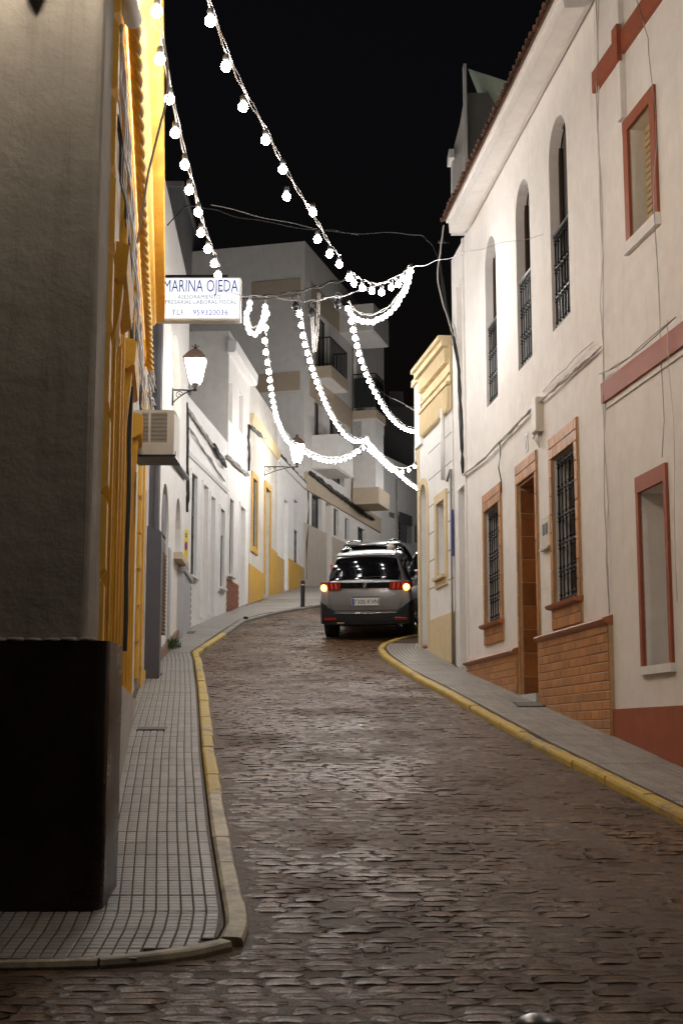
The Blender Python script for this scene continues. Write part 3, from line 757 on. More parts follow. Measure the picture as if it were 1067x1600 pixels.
# ------------------------------------------------------------------ LEFT: long low white house with doors
LEw = Wall((-3.30, 29.9), (-2.84, 34.9), 'L'); T = LT(LEw)
opE = [LEw.op(306, 297, 745, 905, .2), LEw.op(323, 315.5, 762, 951, .2), LEw.op(334, 327.5, 779, 958, .2), LEw.op(349.5, 343, 799, 922, .2)]
opE[1]['z0'] = LEw.gz(opE[1]['s0'])+.12; opE[2]['z0'] = LEw.gz(opE[2]['s0'])+.12
he = house('long_white_house', 'low white house with two plain doors and a tall barred window, brown plaque beside', 'house', LEw, .0, LEw.L-.02, 7.25, opE, WHITE, D=5)
fill(LEw, he, opE[0], 'grille', bars=4, knots=False); fill(LEw, he, opE[1], 'door', WDOOR); fill(LEw, he, opE[2], 'door', GDOOR); fill(LEw, he, opE[3], 'balcony', bars=4, knots=False, lower=1.3)
for k, op in enumerate(opE): surround(LEw, he, op, WHITE, .09, .03, sill=k in (0, 3), foot=k in (0, 3))
m = MB(T); m.prism([(5.95, -.01), (5.95, .03), (6.02, .06), (6.05, .06), (6.08, -.01)], .05, LEw.L-.05); m.build('moulding', WHITE, he)
def bundle(name, label, W, pts, n, mat, rad, spread=.05, seed=1, off=.05):
    r = random.Random(seed); m = MB()
    for i in range(n):
        P = []
        for (a, b) in zip(pts, pts[1:]):
            sa, za = W.hit(*a); sb, zb_ = W.hit(*b); N = max(2, int(abs(sa-sb)/.5)+int(abs(za-zb_)/.7)+1)
            for k in range(N):
                t = k/N; P.append(W.pt(sa+(sb-sa)*t+r.uniform(-spread, spread)*.8, za+(zb_-za)*t+r.uniform(-spread, spread), off+r.uniform(-.02, .03)))
        P.append(W.pt(sb, zb_, off)); m.tube(P, rad*r.uniform(.7, 1.3), 5)
    o = m.build(name, mat, None, smooth=True); return tag(o, label, 'cable')
bundle('cable_bundle', 'dark cable bundle along the top of the long low white house', LEw, [(290, 640), (310, 668), (330, 697), (349, 725)], 4, CABLEG, .018, .05, 2)
bundle('cable_bundle', 'black knotted cables at the end of the long low white house', LEw, [(330, 700), (338, 712), (349, 730)], 6, CABLE, .025, .10, 3, .07)
bundle('cable_drop', 'black cable dropping between the arched window and the tall barred window', LEw, [(288, 630), (289, 690), (290, 760), (289, 800)], 3, CABLE, .025, .03, 4, .05)
bundle('gable_moulding_wire', 'pale wires running under the parapet of the low white house', LEw, [(291, 668), (320, 708), (349, 752)], 2, CABLEG, .012, .02, 5, .04)
# yellow vertical sign
sg = thing('no_parking_sign', 'narrow yellow vertical plate with a red oval symbol fixed beside the barred window', 'sign', LDw.pt(LDw.L, 2.9, .1))
pa = at(287.5, 884, 29.6); pb = at(294.5, 828, 29.6)
m = MB(); m.box(pa.x, pb.x, 29.6, 29.615, pa.z, pb.z); m.build('plate', plain('yellow_sign_plate', (.75, .62, .05), .5, bmp=0), sg)
redm = plain('red_sign_paint', (.5, .03, .03), .5, bmp=0)
def disc(cx, cy, rx, rz, y, mat, n=18, nm='symbol', ring=0):
    m = MB(); vs = [(cx+rx*cos(2*pi*k/n), y, cy+rz*sin(2*pi*k/n)) for k in range(n)]
    if ring:
        vs += [(cx+rx*ring*cos(2*pi*k/n), y, cy+rz*ring*sin(2*pi*k/n)) for k in range(n)]
        m.add(vs, [(k, (k+1) % n, n+(k+1) % n, n+k) for k in range(n)], True)
    else: m.add(vs, [tuple(range(n))], True)
    return m.build(nm, mat, sg)
cx = (pa.x+pb.x)/2; H_ = pb.z-pa.z
disc(cx, pa.z+H_*.55, .030, H_*.13, 29.597, redm); disc(cx, pa.z+H_*.55, .014, H_*.08, 29.594, BLUEL)
disc(cx, pa.z+H_*.85, .02, .05, 29.597, IRON, ring=.5); disc(cx, pa.z+H_*.13, .024, .07, 29.597, WDOOR); disc(cx, pa.z+H_*.12, .016, .03, 29.594, IRON)

# ------------------------------------------------------------------ LEFT: two storey house with brick dado
LFw = Wall((-2.84, 34.9), (-2.52, 38.3), 'L'); T = LT(LFw)
opF = [LFw.op(363, 357, 783, 903, .2), LFw.op(381.5, 374, 796, 940, .25), LFw.op(363.5, 357.5, 598, 663, .12), LFw.op(380, 373.5, 618, 680, .12)]
opF[1]['z0'] = LFw.gz(opF[1]['s0'])+.1
hf = house('two_storey_white_house', 'two storey white house with a ledge, standing above the low roofs, small brick dado', 'house', LFw, .0, LFw.L, 10.15, opF, WHITE2, D=6)
fill(LFw, hf, opF[0], 'grille', bars=4, knots=False); fill(LFw, hf, opF[1], 'door', WDOOR); fill(LFw, hf, opF[2], 'blank', WHITE2); fill(LFw, hf, opF[3], 'blank', WHITE2)
for k in (0, 1): surround(LFw, hf, opF[k], WHITE, .09, .03, sill=k == 0, foot=False)
m = MB(T); m.prism([(9.55, -.01), (9.55, .16), (9.6, .2), (9.85, .22), (9.88, -.01)], -.15, LFw.L); m.build('ledge', WHITE, hf)
bm_ = MB(T); bm_.box(.05, opF[1]['s0']-.1, g(35)-.3, LFw.hit(355, 903)[1], -.01, .012); bm_.build('mortar', GROUT, hf)
bmE = MB(T).cbox(-.095, .095, -.032, .032, -.01, .012, .004).v
def brick_mesh(name, w, h, t, mat, e=.006):
    m = MB(); vs = [(-w/2, -h/2, 0), (w/2, -h/2, 0), (w/2, h/2, 0), (-w/2, h/2, 0), (-w/2, -h/2, t-e), (w/2, -h/2, t-e), (w/2, h/2, t-e), (-w/2, h/2, t-e), (-w/2+e, -h/2+e, t), (w/2-e, -h/2+e, t), (w/2-e, h/2-e, t), (-w/2+e, h/2-e, t)]
    fs = [(8, 9, 10, 11)]
    for i in range(4): j = (i+1) % 4; fs += [(i, j, 4+j, 4+i), (4+i, 4+j, 8+j, 8+i)]
    me = bpy.data.meshes.new(name); me.from_pydata(vs, [], fs); me.materials.append(mat); return me
def wallframe(W, s, z, o, sx=1, sz=1, rot=0):
    return frame3(W.d*(1 if W.side == 'L' else -1), Vector((0, 0, 1)), W.n, W.pt(s, z, o)) @ Matrix.Rotation(rot, 4, 'Z') @ Matrix.Diagonal((sx, sz, 1, 1))
bmesh_red = brick_mesh('brick', .21, .062, .012, BRICKM)
zt_ = LFw.hit(355, 903)[1]; z = g(35)-.1; row = 0
while z < zt_-.03:
    s = .12+(.11 if row % 2 else 0)
    while s < opF[1]['s0']-.18: link('brick', bmesh_red, hf, wallframe(LFw, s, z, .012)); s += .222
    z += .074; row += 1
bundle('cable_bundle', 'dark cable bundle along the two storey white house below its upper windows', LFw, [(352, 712), (365, 725), (386, 743)], 5, CABLEG, .022, .06, 12)
bundle('cable_drop', 'dark cables dropping at the corner of the two storey white house', LFw, [(386, 665), (386, 700), (386, 736)], 3, CABLE, .025, .03, 13)

# ------------------------------------------------------------------ LEFT: peeling house with yellow dado
LGw = Wall((-2.52, 38.3), (-2.0, 43.6), 'L'); T = LT(LGw)
opG = [LGw.op(400.6, 393.5, 753, 859, .2), LGw.op(421, 413.5, 768, 930, .22), LGw.op(436.7, 430.5, 758, 862, .22)]
opG[1]['z0'] = LGw.gz(opG[1]['s0'])+.1
opG[2]['s1'] = min(opG[2]['s1'], LGw.L-.1)
hg = house('peeling_yellow_trim_house', 'peeling white house with yellow framed window and door and worn yellow dado', 'house', LGw, .0, LGw.L, 9.75, opG, OLDWHITE, D=6)
fill(LGw, hg, opG[0], 'grille', bars=3, knots=False); fill(LGw, hg, opG[1], 'door', CONC); fill(LGw, hg, opG[2], 'balcony', bars=4, knots=False, lower=1.1)
surround(LGw, hg, opG[0], YDADO, .16, .04, sill=False); surround(LGw, hg, opG[1], YDADO, .16, .04, sill=False, foot=False)
m = MB(T); m.box(.03, opG[1]['s0']-.17, g(38.3)-.4, LGw.hit(400, 889)[1], -.01, .03); m.box(opG[1]['s1']+.17, LGw.L, g(41)-.5, LGw.hit(434, 866)[1], -.01, .03); m.build('dado', YDADO, hg)
m = MB(T); m.prism([(8.5, -.01), (8.5, .05), (8.6, .10), (8.78, .12), (8.8, -.01)], 0, LGw.L); m.build('cornice', YELLOW2, hg)
bundle('cable_bundle', 'black cables under the yellow cornice of the peeling house', LGw, [(387, 664), (400, 676), (415, 690), (430, 705)], 4, CABLE, .024, .05, 22)
LHw = Wall((-2.0, 43.6), (-1.3, 48.5), 'L'); T = LT(LHw)
opH = [LHw.op(450, 443.5, 785, 915, .22), LHw.op(465.3, 459.5, 785, 882, .22)]
opH[0]['z0'] = LHw.gz(opH[0]['s0'])+.1
hh = house('white_house_yellow_dado', 'white house with yellow dado where the pavement widens, behind the black bollard', 'house', LHw, .0, LHw.L-.02, 9.75, opH, WHITE, D=6)
fill(LHw, hh, opH[0], 'door', WDOOR); fill(LHw, hh, opH[1], 'balcony', bars=4, knots=False, lower=1.1)
m = MB(T); m.box(.02, opH[0]['s0']-.05, g(44)-.6, LHw.hit(440, 873)[1], -.01, .03); m.box(opH[0]['s1']+.05, LHw.L-.02, g(46)-.6, LHw.hit(468, 884)[1], -.01, .03); m.build('dado', YDADO, hh)
m = MB(T); m.prism([(8.45, -.01), (8.45, .06), (8.55, .1), (8.62, .1), (8.65, -.01)], 0, LHw.L); m.build('ledge', WHITE2, hh)
bundle('cable_bundle', 'black cable line under the ledge of the white house with yellow dado', LHw, [(432, 706), (450, 728), (465, 745), (478, 757)], 5, CABLE, .026, .05, 32)
bundle('cable_drop', 'dark cables and downpipe at the end of the house with yellow dado', LHw, [(478, 757), (479, 800), (476, 850), (476, 905)], 3, CABLE, .03, .03, 33)

# ------------------------------------------------------------------ bollards
def bollard(label, x, y, h, r):
    t = thing('bollard', label, 'bollard', Vector((x, y, g(y))), 'black street bollards')
    m = MB(); m.lathe((x, y, g(y)-.02), [(r, 0), (r, h-.05), (r*.96, h-.02), (r*.6, h), (0.001, h+.005)], 20); m.build('post', IRON, t, smooth=True, angle=.9)
    m = MB(); m.lathe((x, y, g(y)+h*.78), [(r+.002, 0), (r+.002, .035)], 20); m.build('band', STEEL, t, smooth=True, angle=.9)
bollard('slim black bollard with a steel band on the kerb beyond the bend', at(473, 945, 36.9).x, 36.9, .70, .055)

# ------------------------------------------------------------------ LEFT: tall apartment building and its neighbour
LTw = Wall((-1.3, 48.5), (1.62, 59.3), 'L'); T = LT(LTw)
def gop(W, xf, xn, ytf, ybf, d=.15): return W.op(xf, xn, ytf, ybf, d)
opT = [gop(LTw, 502.5, 487, 779, 831), gop(LTw, 518.5, 509, 790, 893, .3), gop(LTw, 529.5, 521.5, 798, 840), gop(LTw, 546, 539, 812, 846), gop(LTw, 571, 559, 829, 850)]
opT[1]['z0'] = LTw.gz(opT[1]['s0'])
# upper openings: windows behind balconies
opT += [dict(s0=1.3, s1=2.4, z0=10.1, z1=12.0, depth=.2, arch=False), dict(s0=3.3, s1=5.4, z0=9.4, z1=12.0, depth=.2, arch=False), dict(s0=1.7, s1=3.2, z0=13.2, z1=15.3, depth=.2, arch=False)]
ht = house('apartment_building', 'tall pale apartment building with beige bands and balconies at the far left bend', 'building', LTw, .0, LTw.L, 17.4, opT, WHITE2, D=8)
fill(LTw, ht, opT[0], 'shutter', SLAT); fill(LTw, ht, opT[1], 'door', BEIGE)
for k in (2, 3, 4): fill(LTw, ht, opT[k], 'shutter', SLAT)
for k in (5, 6, 7): fill(LTw, ht, opT[k], 'window')
m = MB(T); m.box(.02, opT[1]['s0']-.02, g(49)-.8, 7.27, -.01, .04); m.box(opT[1]['s1']+.02, LTw.L, g(52)-.8, 7.27, -.01, .04); m.build('dado', BEIGE2, ht)
m = MB(T); m.box(.02, LTw.L, 8.45, 9.05, -.01, .06); m.build('band', BEIGE, ht)
for zc in (12.3, 15.7):
    m = MB(T); m.box(.6, LTw.L-1, zc-.4, zc+.4, -.01, .05); m.build('band', BEIGE, ht)
    pa = LTw.pt(0, 0, -.05); m = MB(); dv = -LTw.n; a0 = LTw.pt(-.04, zc-.33, -.1); a1 = LTw.pt(-.04, zc-.33, -1.9)
    m = MB(T); m.box(-.04, .0, zc-.33, zc+.33, -1.95, -.15); m.build('band', BEIGE, ht)
def balcony(W, root, s0, s1, z, thick, out, slabm, rail, zr, nb=14, under=WHITE):
    T = LT(W); m = MB(T); m.box(s0, s1, z, z+thick, 0, out)
    b = m.build('balcony', slabm, root)
    m = MB(T); m.box(s0+.06, s1-.06, z-.03, z, .02, out-.06); m.build('soffit', under, b)
    if rail == 'iron':
        m = MB(T); h = z+thick
        for a, b_ in (((s0+.04, out-.05), (s1-.04, out-.05)), ((s0+.04, .05), (s0+.04, out-.05)), ((s1-.04, .05), (s1-.04, out-.05))):
            L = math.hypot(a[0]-b_[0], a[1]-b_[1]); n = max(2, int(L/.12))
            for k in range(n+1):
                t = k/n; s = a[0]+(b_[0]-a[0])*t; oo = a[1]+(b_[1]-a[1])*t; m.tube([(s, h, oo), (s, zr, oo)], .012, 4, raw=False)
            m.tube([(a[0], zr, a[1]), (b_[0], zr, b_[1])], .025, 5, raw=False); m.tube([(a[0], h+.08, a[1]), (b_[0], h+.08, b_[1])], .015, 5, raw=False)
        m.build('railing', IRON, b)
    elif rail == 'solid':
        m = MB(T); h = z+thick
        m.box(s0, s1, h, zr, out-.1, out-.002); m.box(s0, s0+.1, h, zr, 0, out-.1); m.box(s1-.1, s1, h, zr, 0, out-.1); m.build('parapet', WHITE, b)
    return b
balcony(LTw, ht, 1.3, 3.7, 12.72, .42, .62, BEIGE, 'iron', 14.2)
balcony(LTw, ht, 1.0, 3.1, 9.35, .25, .95, WHITE2, 'solid', 10.55)
balcony(LTw, ht, 4.5, 7.0, 15.3, .3, 1.4, WHITE2, 'solid', 16.35)
m = MB(T)
for s in (1.5, 2.9): m.tube([(s, 12.0, .05), (s, 11.0, .8)], .03, 5, raw=False)
m.build('awning_arm', PLAST, ht)
m = MB(T); m.box(1.4, 3.1, 12.05, 12.2, .02, .2); m.build('awning_box', BEIGE, ht)
# neighbour with enclosed balcony, on the same front
LSw = Wall((1.62-.38*.27*6, 59.3-.38*6), (2.2, 61.5), 'L')
hs = thing('bay_building', 'white building with an enclosed panelled balcony on a beige slab, right of the apartments', 'building', LTw.pt(6.5, g(55), .1))
LS0 = 6.42
T = LT(LTw); m = MB(T); m.box(LS0, 7.7, 9.55, 12.3, .07, 1.0); m.build('enclosed_balcony', WHITE, hs)
for k in range(8): m = MB(T); m.box(LS0-.02, LS0, 9.6, 10.75, .12+k*.105, .12+k*.105+.085); m.build('panel', WHITE2, hs)
m = MB(T); m.box(LS0-.03, LS0, 10.78, 10.84, .07, 1.0); m.box(LS0-.025, LS0, 10.84, 12.3, .44, .5); m.box(LS0-.025, LS0, 10.84, 12.3, .74, .8); m.box(LS0-.025, LS0, 9.6, 12.3, .93, 1.0); m.build('glazing_bars', WHITE, hs)
m = MB(T); m.box(LS0-.012, LS0-.002, 10.84, 12.2, .1, .42); m.build('pane', plain('frosted_pane', (.5, .5, .5), .3, bmp=0), hs)
m = MB(T); m.box(LS0-.06, 8.2, 8.9, 9.55, .07, 1.12); m.build('slab', BEIGE, hs)
m = MB(T); m.box(LS0-.06, 7.85, 12.3, 12.62, .07, 1.06); m.build('slab', BEIGE, hs)
m = MB(T); m.box(LS0+.1, LTw.L, 12.62, 17, .07, .2); m.build('wall', WHITE2, hs)
m = MB(T); h = 12.62
for k in range(10): m.tube([(LS0, h, .1+k*.095), (LS0, 14.1, .1+k*.095)], .012, 4, raw=False)
for k in range(12): m.tube([(LS0+k*.12, h, 1.0), (LS0+k*.12, 14.1, 1.0)], .012, 4, raw=False)
m.tube([(LS0, 14.1, .1), (LS0, 14.1, 1.0), (7.8, 14.1, 1.0)], .025, 5, raw=False); m.build('railing', IRON, hs)
for z0, z1 in ((12.75, 13.95),):
    m = MB(T); m.box(LS0+.02, LS0+.03, z0, z1, .12, .97); m.box(LS0+.05, 7.8, z0, z1, .97, .98); m.build('privacy_screen', SLAT, hs)
bundle('cable_bundle', 'dark cable bundle along the beige band of the apartment building', LTw, [(480, 738), (520, 770), (560, 800), (580, 812)], 5, CABLE, .035, .07, 42, .12)
# white house closing the street
LVw = Wall((1.63, 60.3), (4.9, 67.6), 'L')
opV = [LVw.op(639, 622, 810, 850, .15), LVw.op(655, 648, 822, 850, .15), LVw.op(618, 608, 803, 811, .06)]
hv = house('end_white_house', 'white house with a barred window and small vent closing the street above the cars', 'house', LVw, -.6, LVw.L, 12.08, opV, WHITE, D=6)
fill(LVw, hv, opV[0], 'grille', bars=7, knots=False); fill(LVw, hv, opV[1], 'window'); fill(LVw, hv, opV[2], 'blank', CONC)
m = MB(LT(LVw)); a = opV[0]
for k in range(8): s = a['s0']+.05+(a['s1']-a['s0']-.1)*k/7; m.tube([(s, a['z0'], .1), (s, a['z1']+.1, .1)], .022, 5, raw=False)
m.box(a['s0']-.1, a['s1']+.1, a['z1']-.35, a['z1']+.1, .08, .12); m.build('window_cage', GREYP, hv)
m = MB(LT(LVw)); m.tube([(1.8, 6.5, .08), (1.8, 11.2, .08), (3.6, 11.4, .08)], .03, 5, raw=False); m.build('conduit', CABLEG, hv)
# dim blocks beyond the roofs
def block(name, label, x0, x1, y0, y1, z1, mat, par=.0):
    t = thing(name, label, 'building', Vector(((x0+x1)/2, y0, g(y0))))
    m = MB(); m.box(x0, x1, y0, y1, g(y0)-1, z1); m.build('wall', mat, t)
    m = MB(); m.box(x0-.08, x1+.08, y0-.08, y1+.08, z1, z1+.18); m.build('parapet', mat, t); return t
a = at(252, 292, 46); b = at(284, 292, 46)
block('upper_house', 'unlit upper block behind the ochre house, left of the tall apartments', a.x-3, b.x, 46, 52, a.z, DIMPL)
a = at(604, 640, 78); b = at(700, 640, 78)
bk = block('distant_house', 'unlit flat roofed house far beyond the end of the street', a.x-3, b.x, 78, 86, a.z, DIMPL)
a = at(618, 618, 80); m = MB(); m.box(a.x-.4, a.x+.4, 79, 80, 15, a.z); m.build('chimney', DIMPL, bk)

# ------------------------------------------------------------------ RIGHT: white house with terracotta tiles
R1w = Wall((2.80, 14.75), (1.95, 23.0), 'R'); T = LT(R1w)
ZE = 8.1
opR = [dict(s0=1.28, s1=2.12, z0=4.88, z1=7.47, depth=.14, arch=True), dict(s0=3.18, s1=3.98, z0=4.87, z1=7.42, depth=.14, arch=True), dict(s0=5.30, s1=6.08, z0=4.85, z1=7.38, depth=.14, arch=True),
       dict(s0=5.28, s1=6.30, z0=1.62, z1=3.30, depth=.22, arch=False), dict(s0=3.12, s1=4.10, z0=R1w.gz(3.6)-.02, z1=3.33, depth=.55, arch=False), dict(s0=1.20, s1=2.24, z0=1.55, z1=3.32, depth=.22, arch=False),
       dict(s0=7.95, s1=8.5, z0=R1w.gz(8.2), z1=4.02, depth=.3, arch=False), dict(s0=7.9, s1=8.45, z0=5.2, z1=7.5, depth=.15, arch=False)]
hr = house('white_tiled_house', 'two storey white house with arched balcony windows and terracotta tiled dado on the right', 'house', R1w, .0, 8.86, ZE, opR, WHITE2, D=6)
for k in range(3): fill(R1w, hr, opR[k], 'balcony', DARKW, bars=6, lower=1.22)
fill(R1w, hr, opR[3], 'grille', bars=6); fill(R1w, hr, opR[5], 'grille', bars=6)
fill(R1w, hr, opR[4], 'door', DARKW); fill(R1w, hr, opR[6], 'door', GDOOR); fill(R1w, hr, opR[7], 'blank', WHITE2)
# tile meshes
t_sq = brick_mesh('tile', 1, 1, .016, TILE, .012)
def tile_me(w, h, mat=TILE, t=.016):
    key = ('t', round(w, 3), round(h, 3), mat.name, t)
    if key not in TC: TC[key] = brick_mesh('tile', w, h, t, mat, .004)
    return TC[key]
TC = {}
def tiled_rect(W, root, s0, s1, z0, z1, nw, nh, o=.012, mat=TILE, off=False):
    m = MB(LT(W)); m.box(s0, s1, z0, z1, -.01, o); m.build('grout', GROUT, root)
    dw = (s1-s0)/nw; dh = (z1-z0)/nh
    for j in range(nh):
        sh = .5 if off and j % 2 else 0
        for i in range(nw+(1 if sh else 0)):
            a = max(0, i-sh)*dw; b = min(nw, i+1-sh)*dw
            if b-a < .02: continue
            link('tile', tile_me(b-a-.008, dh-.008, mat), root, wallframe(W, s0+(a+b)/2, z0+dh*(j+.5), o-.004+random.uniform(0, .002), rot=random.uniform(-.004, .004)))
for k, nt_ in ((3, 6), (5, 6)):
    op = opR[k]; a, b, c, d = op['s0'], op['s1'], op['z0'], op['z1']; w = .13
    tiled_rect(R1w, hr, a-w, a, c-.03, d, 1, 8, .02); tiled_rect(R1w, hr, b, b+w, c-.03, d, 1, 8, .02)
    tiled_rect(R1w, hr, a-w, b+w, d, d+.27, 6, 2, .02, off=True); tiled_rect(R1w, hr, a-w, b+w, c-.3, c-.05, 5, 2, .02, off=True)
    m = MB(T); m.prism([(c-.06, -.02), (c-.06, .06), (c-.045, .10), (c-.01, .11), (c+.0, -.02)], a-w-.02, b+w+.02); m.build('sill', TRIMT, hr)
op = opR[4]; a, b, d = op['s0'], op['s1'], op['z1']; zb_ = R1w.gz(3.6)
tiled_rect(R1w, hr, a-.1, a, zb_-.1, d, 1, 10, .02); tiled_rect(R1w, hr, b, b+.1, zb_-.1, d, 1, 10, .02); tiled_rect(R1w, hr, a-.1, b+.1, d, d+.27, 5, 2, .02, off=True)
# door reveal tiles (far jamb) and lining
m = MB(T); m.box(b-.03, b-.001, zb_-.02, d, -.53, -.005); m.build('reveal_backing', GROUT, hr)
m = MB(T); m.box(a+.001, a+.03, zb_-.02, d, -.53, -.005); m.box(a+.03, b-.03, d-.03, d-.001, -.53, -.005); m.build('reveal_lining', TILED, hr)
for j in range(9):
    for i in range(2):
        z0 = zb_+j*.31+(.15 if i else 0); h = min(.30, d-.03-z0)
        if h < .05: continue
        M = frame3(-R1w.n, Vector((0, 0, 1)), -R1w.d, R1w.pt(b-.03, z0+h/2, -.13-.25*i)) 
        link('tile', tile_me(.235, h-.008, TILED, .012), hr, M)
m = MB(T); m.box(a+.02, b-.02, zb_-.05, zb_+.06, -.5, .06); m.build('doorstep', WDOOR, hr)
# dado bricks
def dado(W, root, s0, s1, ztop):
    gz0 = min(W.gz(s0), W.gz(s1)); m = MB(LT(W)); m.box(s0, s1, gz0-.2, ztop, -.01, .045); m.build('grout', GROUT, root)
    row = 0; z = ztop-.045
    while z > gz0-.08:
        s = s0+(.14 if row % 2 else 0)
        first = True
        if row % 2: link('brick', tile_me(.14-.012, .088, TILE, .014), root, wallframe(W, s0+.07, z, .042))
        while s < s1-.02:
            w = min(.28, s1-s)
            if w > .04 and z > W.gz(s+w/2)-.06: link('brick', tile_me(w-.010, .088, TILE, .014), root, wallframe(W, s+w/2, z, .041+random.uniform(0, .003)))
            s += .28
        z -= .0985; row += 1
    m = MB(LT(W)); m.prism([(ztop-.005, -.01), (ztop-.005, .062), (ztop+.02, .10), (ztop+.045, .115), (ztop+.06, .10), (ztop+.10, -.01)], s0-.01, s1+.01)
    m.build('dado_moulding', TRIMT, root)
dado(R1w, hr, -.03, 2.98, 1.15); dado(R1w, hr, 4.2, 7.72, 1.08)
m = MB(T); m.box(7.72, 7.8, R1w.gz(7.7)-.2, ZE, -.01, .03); m.build('corner_strip', WHITE2, hr)
# eaves: cove, fascia, roof tiles
m = MB(T); m.prism([(ZE+.02, -.01), (ZE-.02, .0), (ZE-.07, .035), (ZE-.12, .11), (ZE-.15, .345), (ZE+.02, .36)], -.05, 7.12)
m.build('eaves_cove', WHITE2, hr)
rt = MB(T); rt.prism([(ZE+.06, .42), (ZE+.10, .42), (ZE+1.5, -3.4), (ZE+1.46, -3.4)], -.05, 7.15); rt.build('roof', ROOFT, hr)
tv = MB(); n = 6; vs = []
for q in (0, 1):
    for k in range(n+1): an = pi*k/n; vs.append((.072*cos(an), .0+q*.45, .055*sin(an)))
    for k in range(n+1): an = pi*k/n; vs.append((.056*cos(an), .0+q*.45, .040*sin(an)))
fs = [(k, k+1, 2*(n+1)+k+1, 2*(n+1)+k) for k in range(n)]+[(n+1+k, n+2+k, 3*(n+1)+k+1, 3*(n+1)+k) for k in range(n)]+[(k, k+1, n+2+k, n+1+k) for k in range(n)]
rme = bpy.data.meshes.new('roof_tile'); rme.from_pydata(vs, [], fs); rme.materials.append(ROOFT)
s = -.0
while s < 7.15:
    yd = (-R1w.n+Vector((0, 0, .36))).normalized(); xd = R1w.d; zd = xd.cross(yd)
    if zd.z < 0: xd = -xd; zd = xd.cross(yd)
    for rw in range(1):
        link('roof_tile', rme, hr, frame3(xd, yd, zd, R1w.pt(s, ZE+.06+rw*.14, .47-rw*.38+random.uniform(-.012, .012))) @ Matrix.Rotation(random.uniform(-.04, .04), 4, 'Z'))
    s += .170
m = MB(T); m.box(-.02, 7.12, ZE+.02, ZE+.06, -.02, .40); m.build('eaves_board', WHITE2, hr)
# fittings on the tiled house
mb_ = thing('meter_box', 'cream electricity meter cover with two dark windows, beside the tiled door', 'meter box', R1w.pt(2.7, 2.2))
sa, z1_ = R1w.hit(848, 812); sb_, _ = R1w.hit(861, 805); z0_ = R1w.hit(850, 858)[1]
sa, sb_ = min(sa, sb_), max(sa, sb_)
m = MB(T); m.cbox(sa, sb_, z0_, z1_, -.01, .03, .006); m.build('cover', PLAST, mb_)
for q in (0, 1):
    m = MB(T); w = (sb_-sa); m.box(sa+w*(.2+.35*q), sa+w*(.45+.35*q), z1_-.22, z1_-.08, .031, .034); m.build('window', GREYP, mb_)
m = MB(T); m.box(sa-.02, sb_+.02, z0_-.03, z0_, .0, .06); m.build('ledge', PLAST, mb_)
np = thing('house_number', 'small white plaque with number 7 above and right of the tiled door', 'plaque', R1w.pt(3.3, 3.5))
s_, z_ = R1w.hit(823, 691)
m = MB(T); m.box(s_-.07, s_+.07, z_-.13, z_+.13, -.005, .008); m.build('plate', WDOOR, np)
text('7', .26, IRON, np, wallframe(R1w, s_, z_-.085, .010), 'number')
jb = thing('junction_box', 'upright cream junction box with looped conduit between door and barred window', 'junction box', R1w.pt(2.6, 3.6))
s_, z_ = R1w.hit(845, 650)
m = MB(T); m.cbox(s_-.13, s_+.13, z_-.22, z_+.22, -.01, .10, .02); m.build('box', PLAST, jb)
m = MB(); m.tube([R1w.pt(s_+.18+.14*cos(q), z_-.05+.2*sin(q), .06) for q in [k*.4 for k in range(3, 14)]], .012, 6); m.build('conduit', CABLEW, jb, smooth=True)
m = MB()
for i in range(4): m.tube([R1w.pt(s_-.02+.03*i, z_-.22, .05), R1w.pt(s_+.04*i-.04, z_-.3, .06), R1w.pt(s_+.05*i-.07, z_-.42+.04*i, .05)], .012, 5)
m.build('conduit', CABLEW, jb, smooth=True)
bundle('cable_bundle', 'bundle of painted cables running between the floors of the white tiled house', R1w, [(728, 742), (760, 717), (790, 687), (820, 655), (848, 628), (880, 600), (920, 563), (944, 542)], 5, CABLEW, .008, .014, 50, .04)
bundle('cable_run', 'straight pale conduit just above the painted cable bundle', R1w, [(850, 612), (890, 575), (930, 535)], 1, CABLEW, .010, .001, 51, .03)
bundle('cable_drop', 'thin black drop cable ending beside the far tiled window', R1w, [(785, 690), (785, 730), (786, 770)], 1, CABLE, .009, .004, 52, .03)
bundle('cable_drop', 'black cable bundle hanging down the far corner of the tiled house', R1w, [(690, 395), (700, 470), (716, 540), (722, 580), (724, 640), (727, 700), (728, 742)], 5, CABLE, .014, .03, 53, .05)
bundle('cable_drop', 'pale cable dropping down the corner between the tiled and the red trimmed houses', R1w, [(936, 0), (940, 200), (944, 400), (946, 545), (950, 700), (956, 960)], 2, CABLEW, .006, .004, 54, .03)
# rooftop things behind the tiled house
rw_ = thing('roof_terrace_wall', 'unpainted grey terrace wall with a white post on the roof behind the eaves', 'wall', at(735, 300, 27))
a, b = at(731, 145, 27), at(800, 330, 27); m = MB(); m.box(a.x, b.x+2, 27, 27.2, b.z-2.5, a.z); m.build('wall', CONC, rw_)
a, b = at(723, 103, 26.9), at(731, 345, 26.9); m = MB(); m.box(a.x, b.x, 26.8, 27.0, b.z-2.5, a.z); m.build('post', WHITE2, rw_)
a = at(706, 242, 27); m = MB(); P = [(706, 242), (719, 190), (724, 160), (729, 160), (729, 360), (706, 360)]
pts = [at(x, y, 26.85) for x, y in P]; vs = [tuple(p) for p in pts]+[(p.x, p.y+.3, p.z) for p in pts]; n = 6
m.add(vs, [tuple(range(n)), tuple(range(n, 2*n))]+[(k, (k+1) % n, n+(k+1) % n, n+k) for k in range(n)], True); m.build('gable', WHITE2, rw_)
m = MB(); a, b = at(700, 239, 26.9), at(709, 252, 26.9); m.box(a.x, b.x, 26.7, 27.2, b.z, a.z); m.build('coping', WHITE2, rw_)
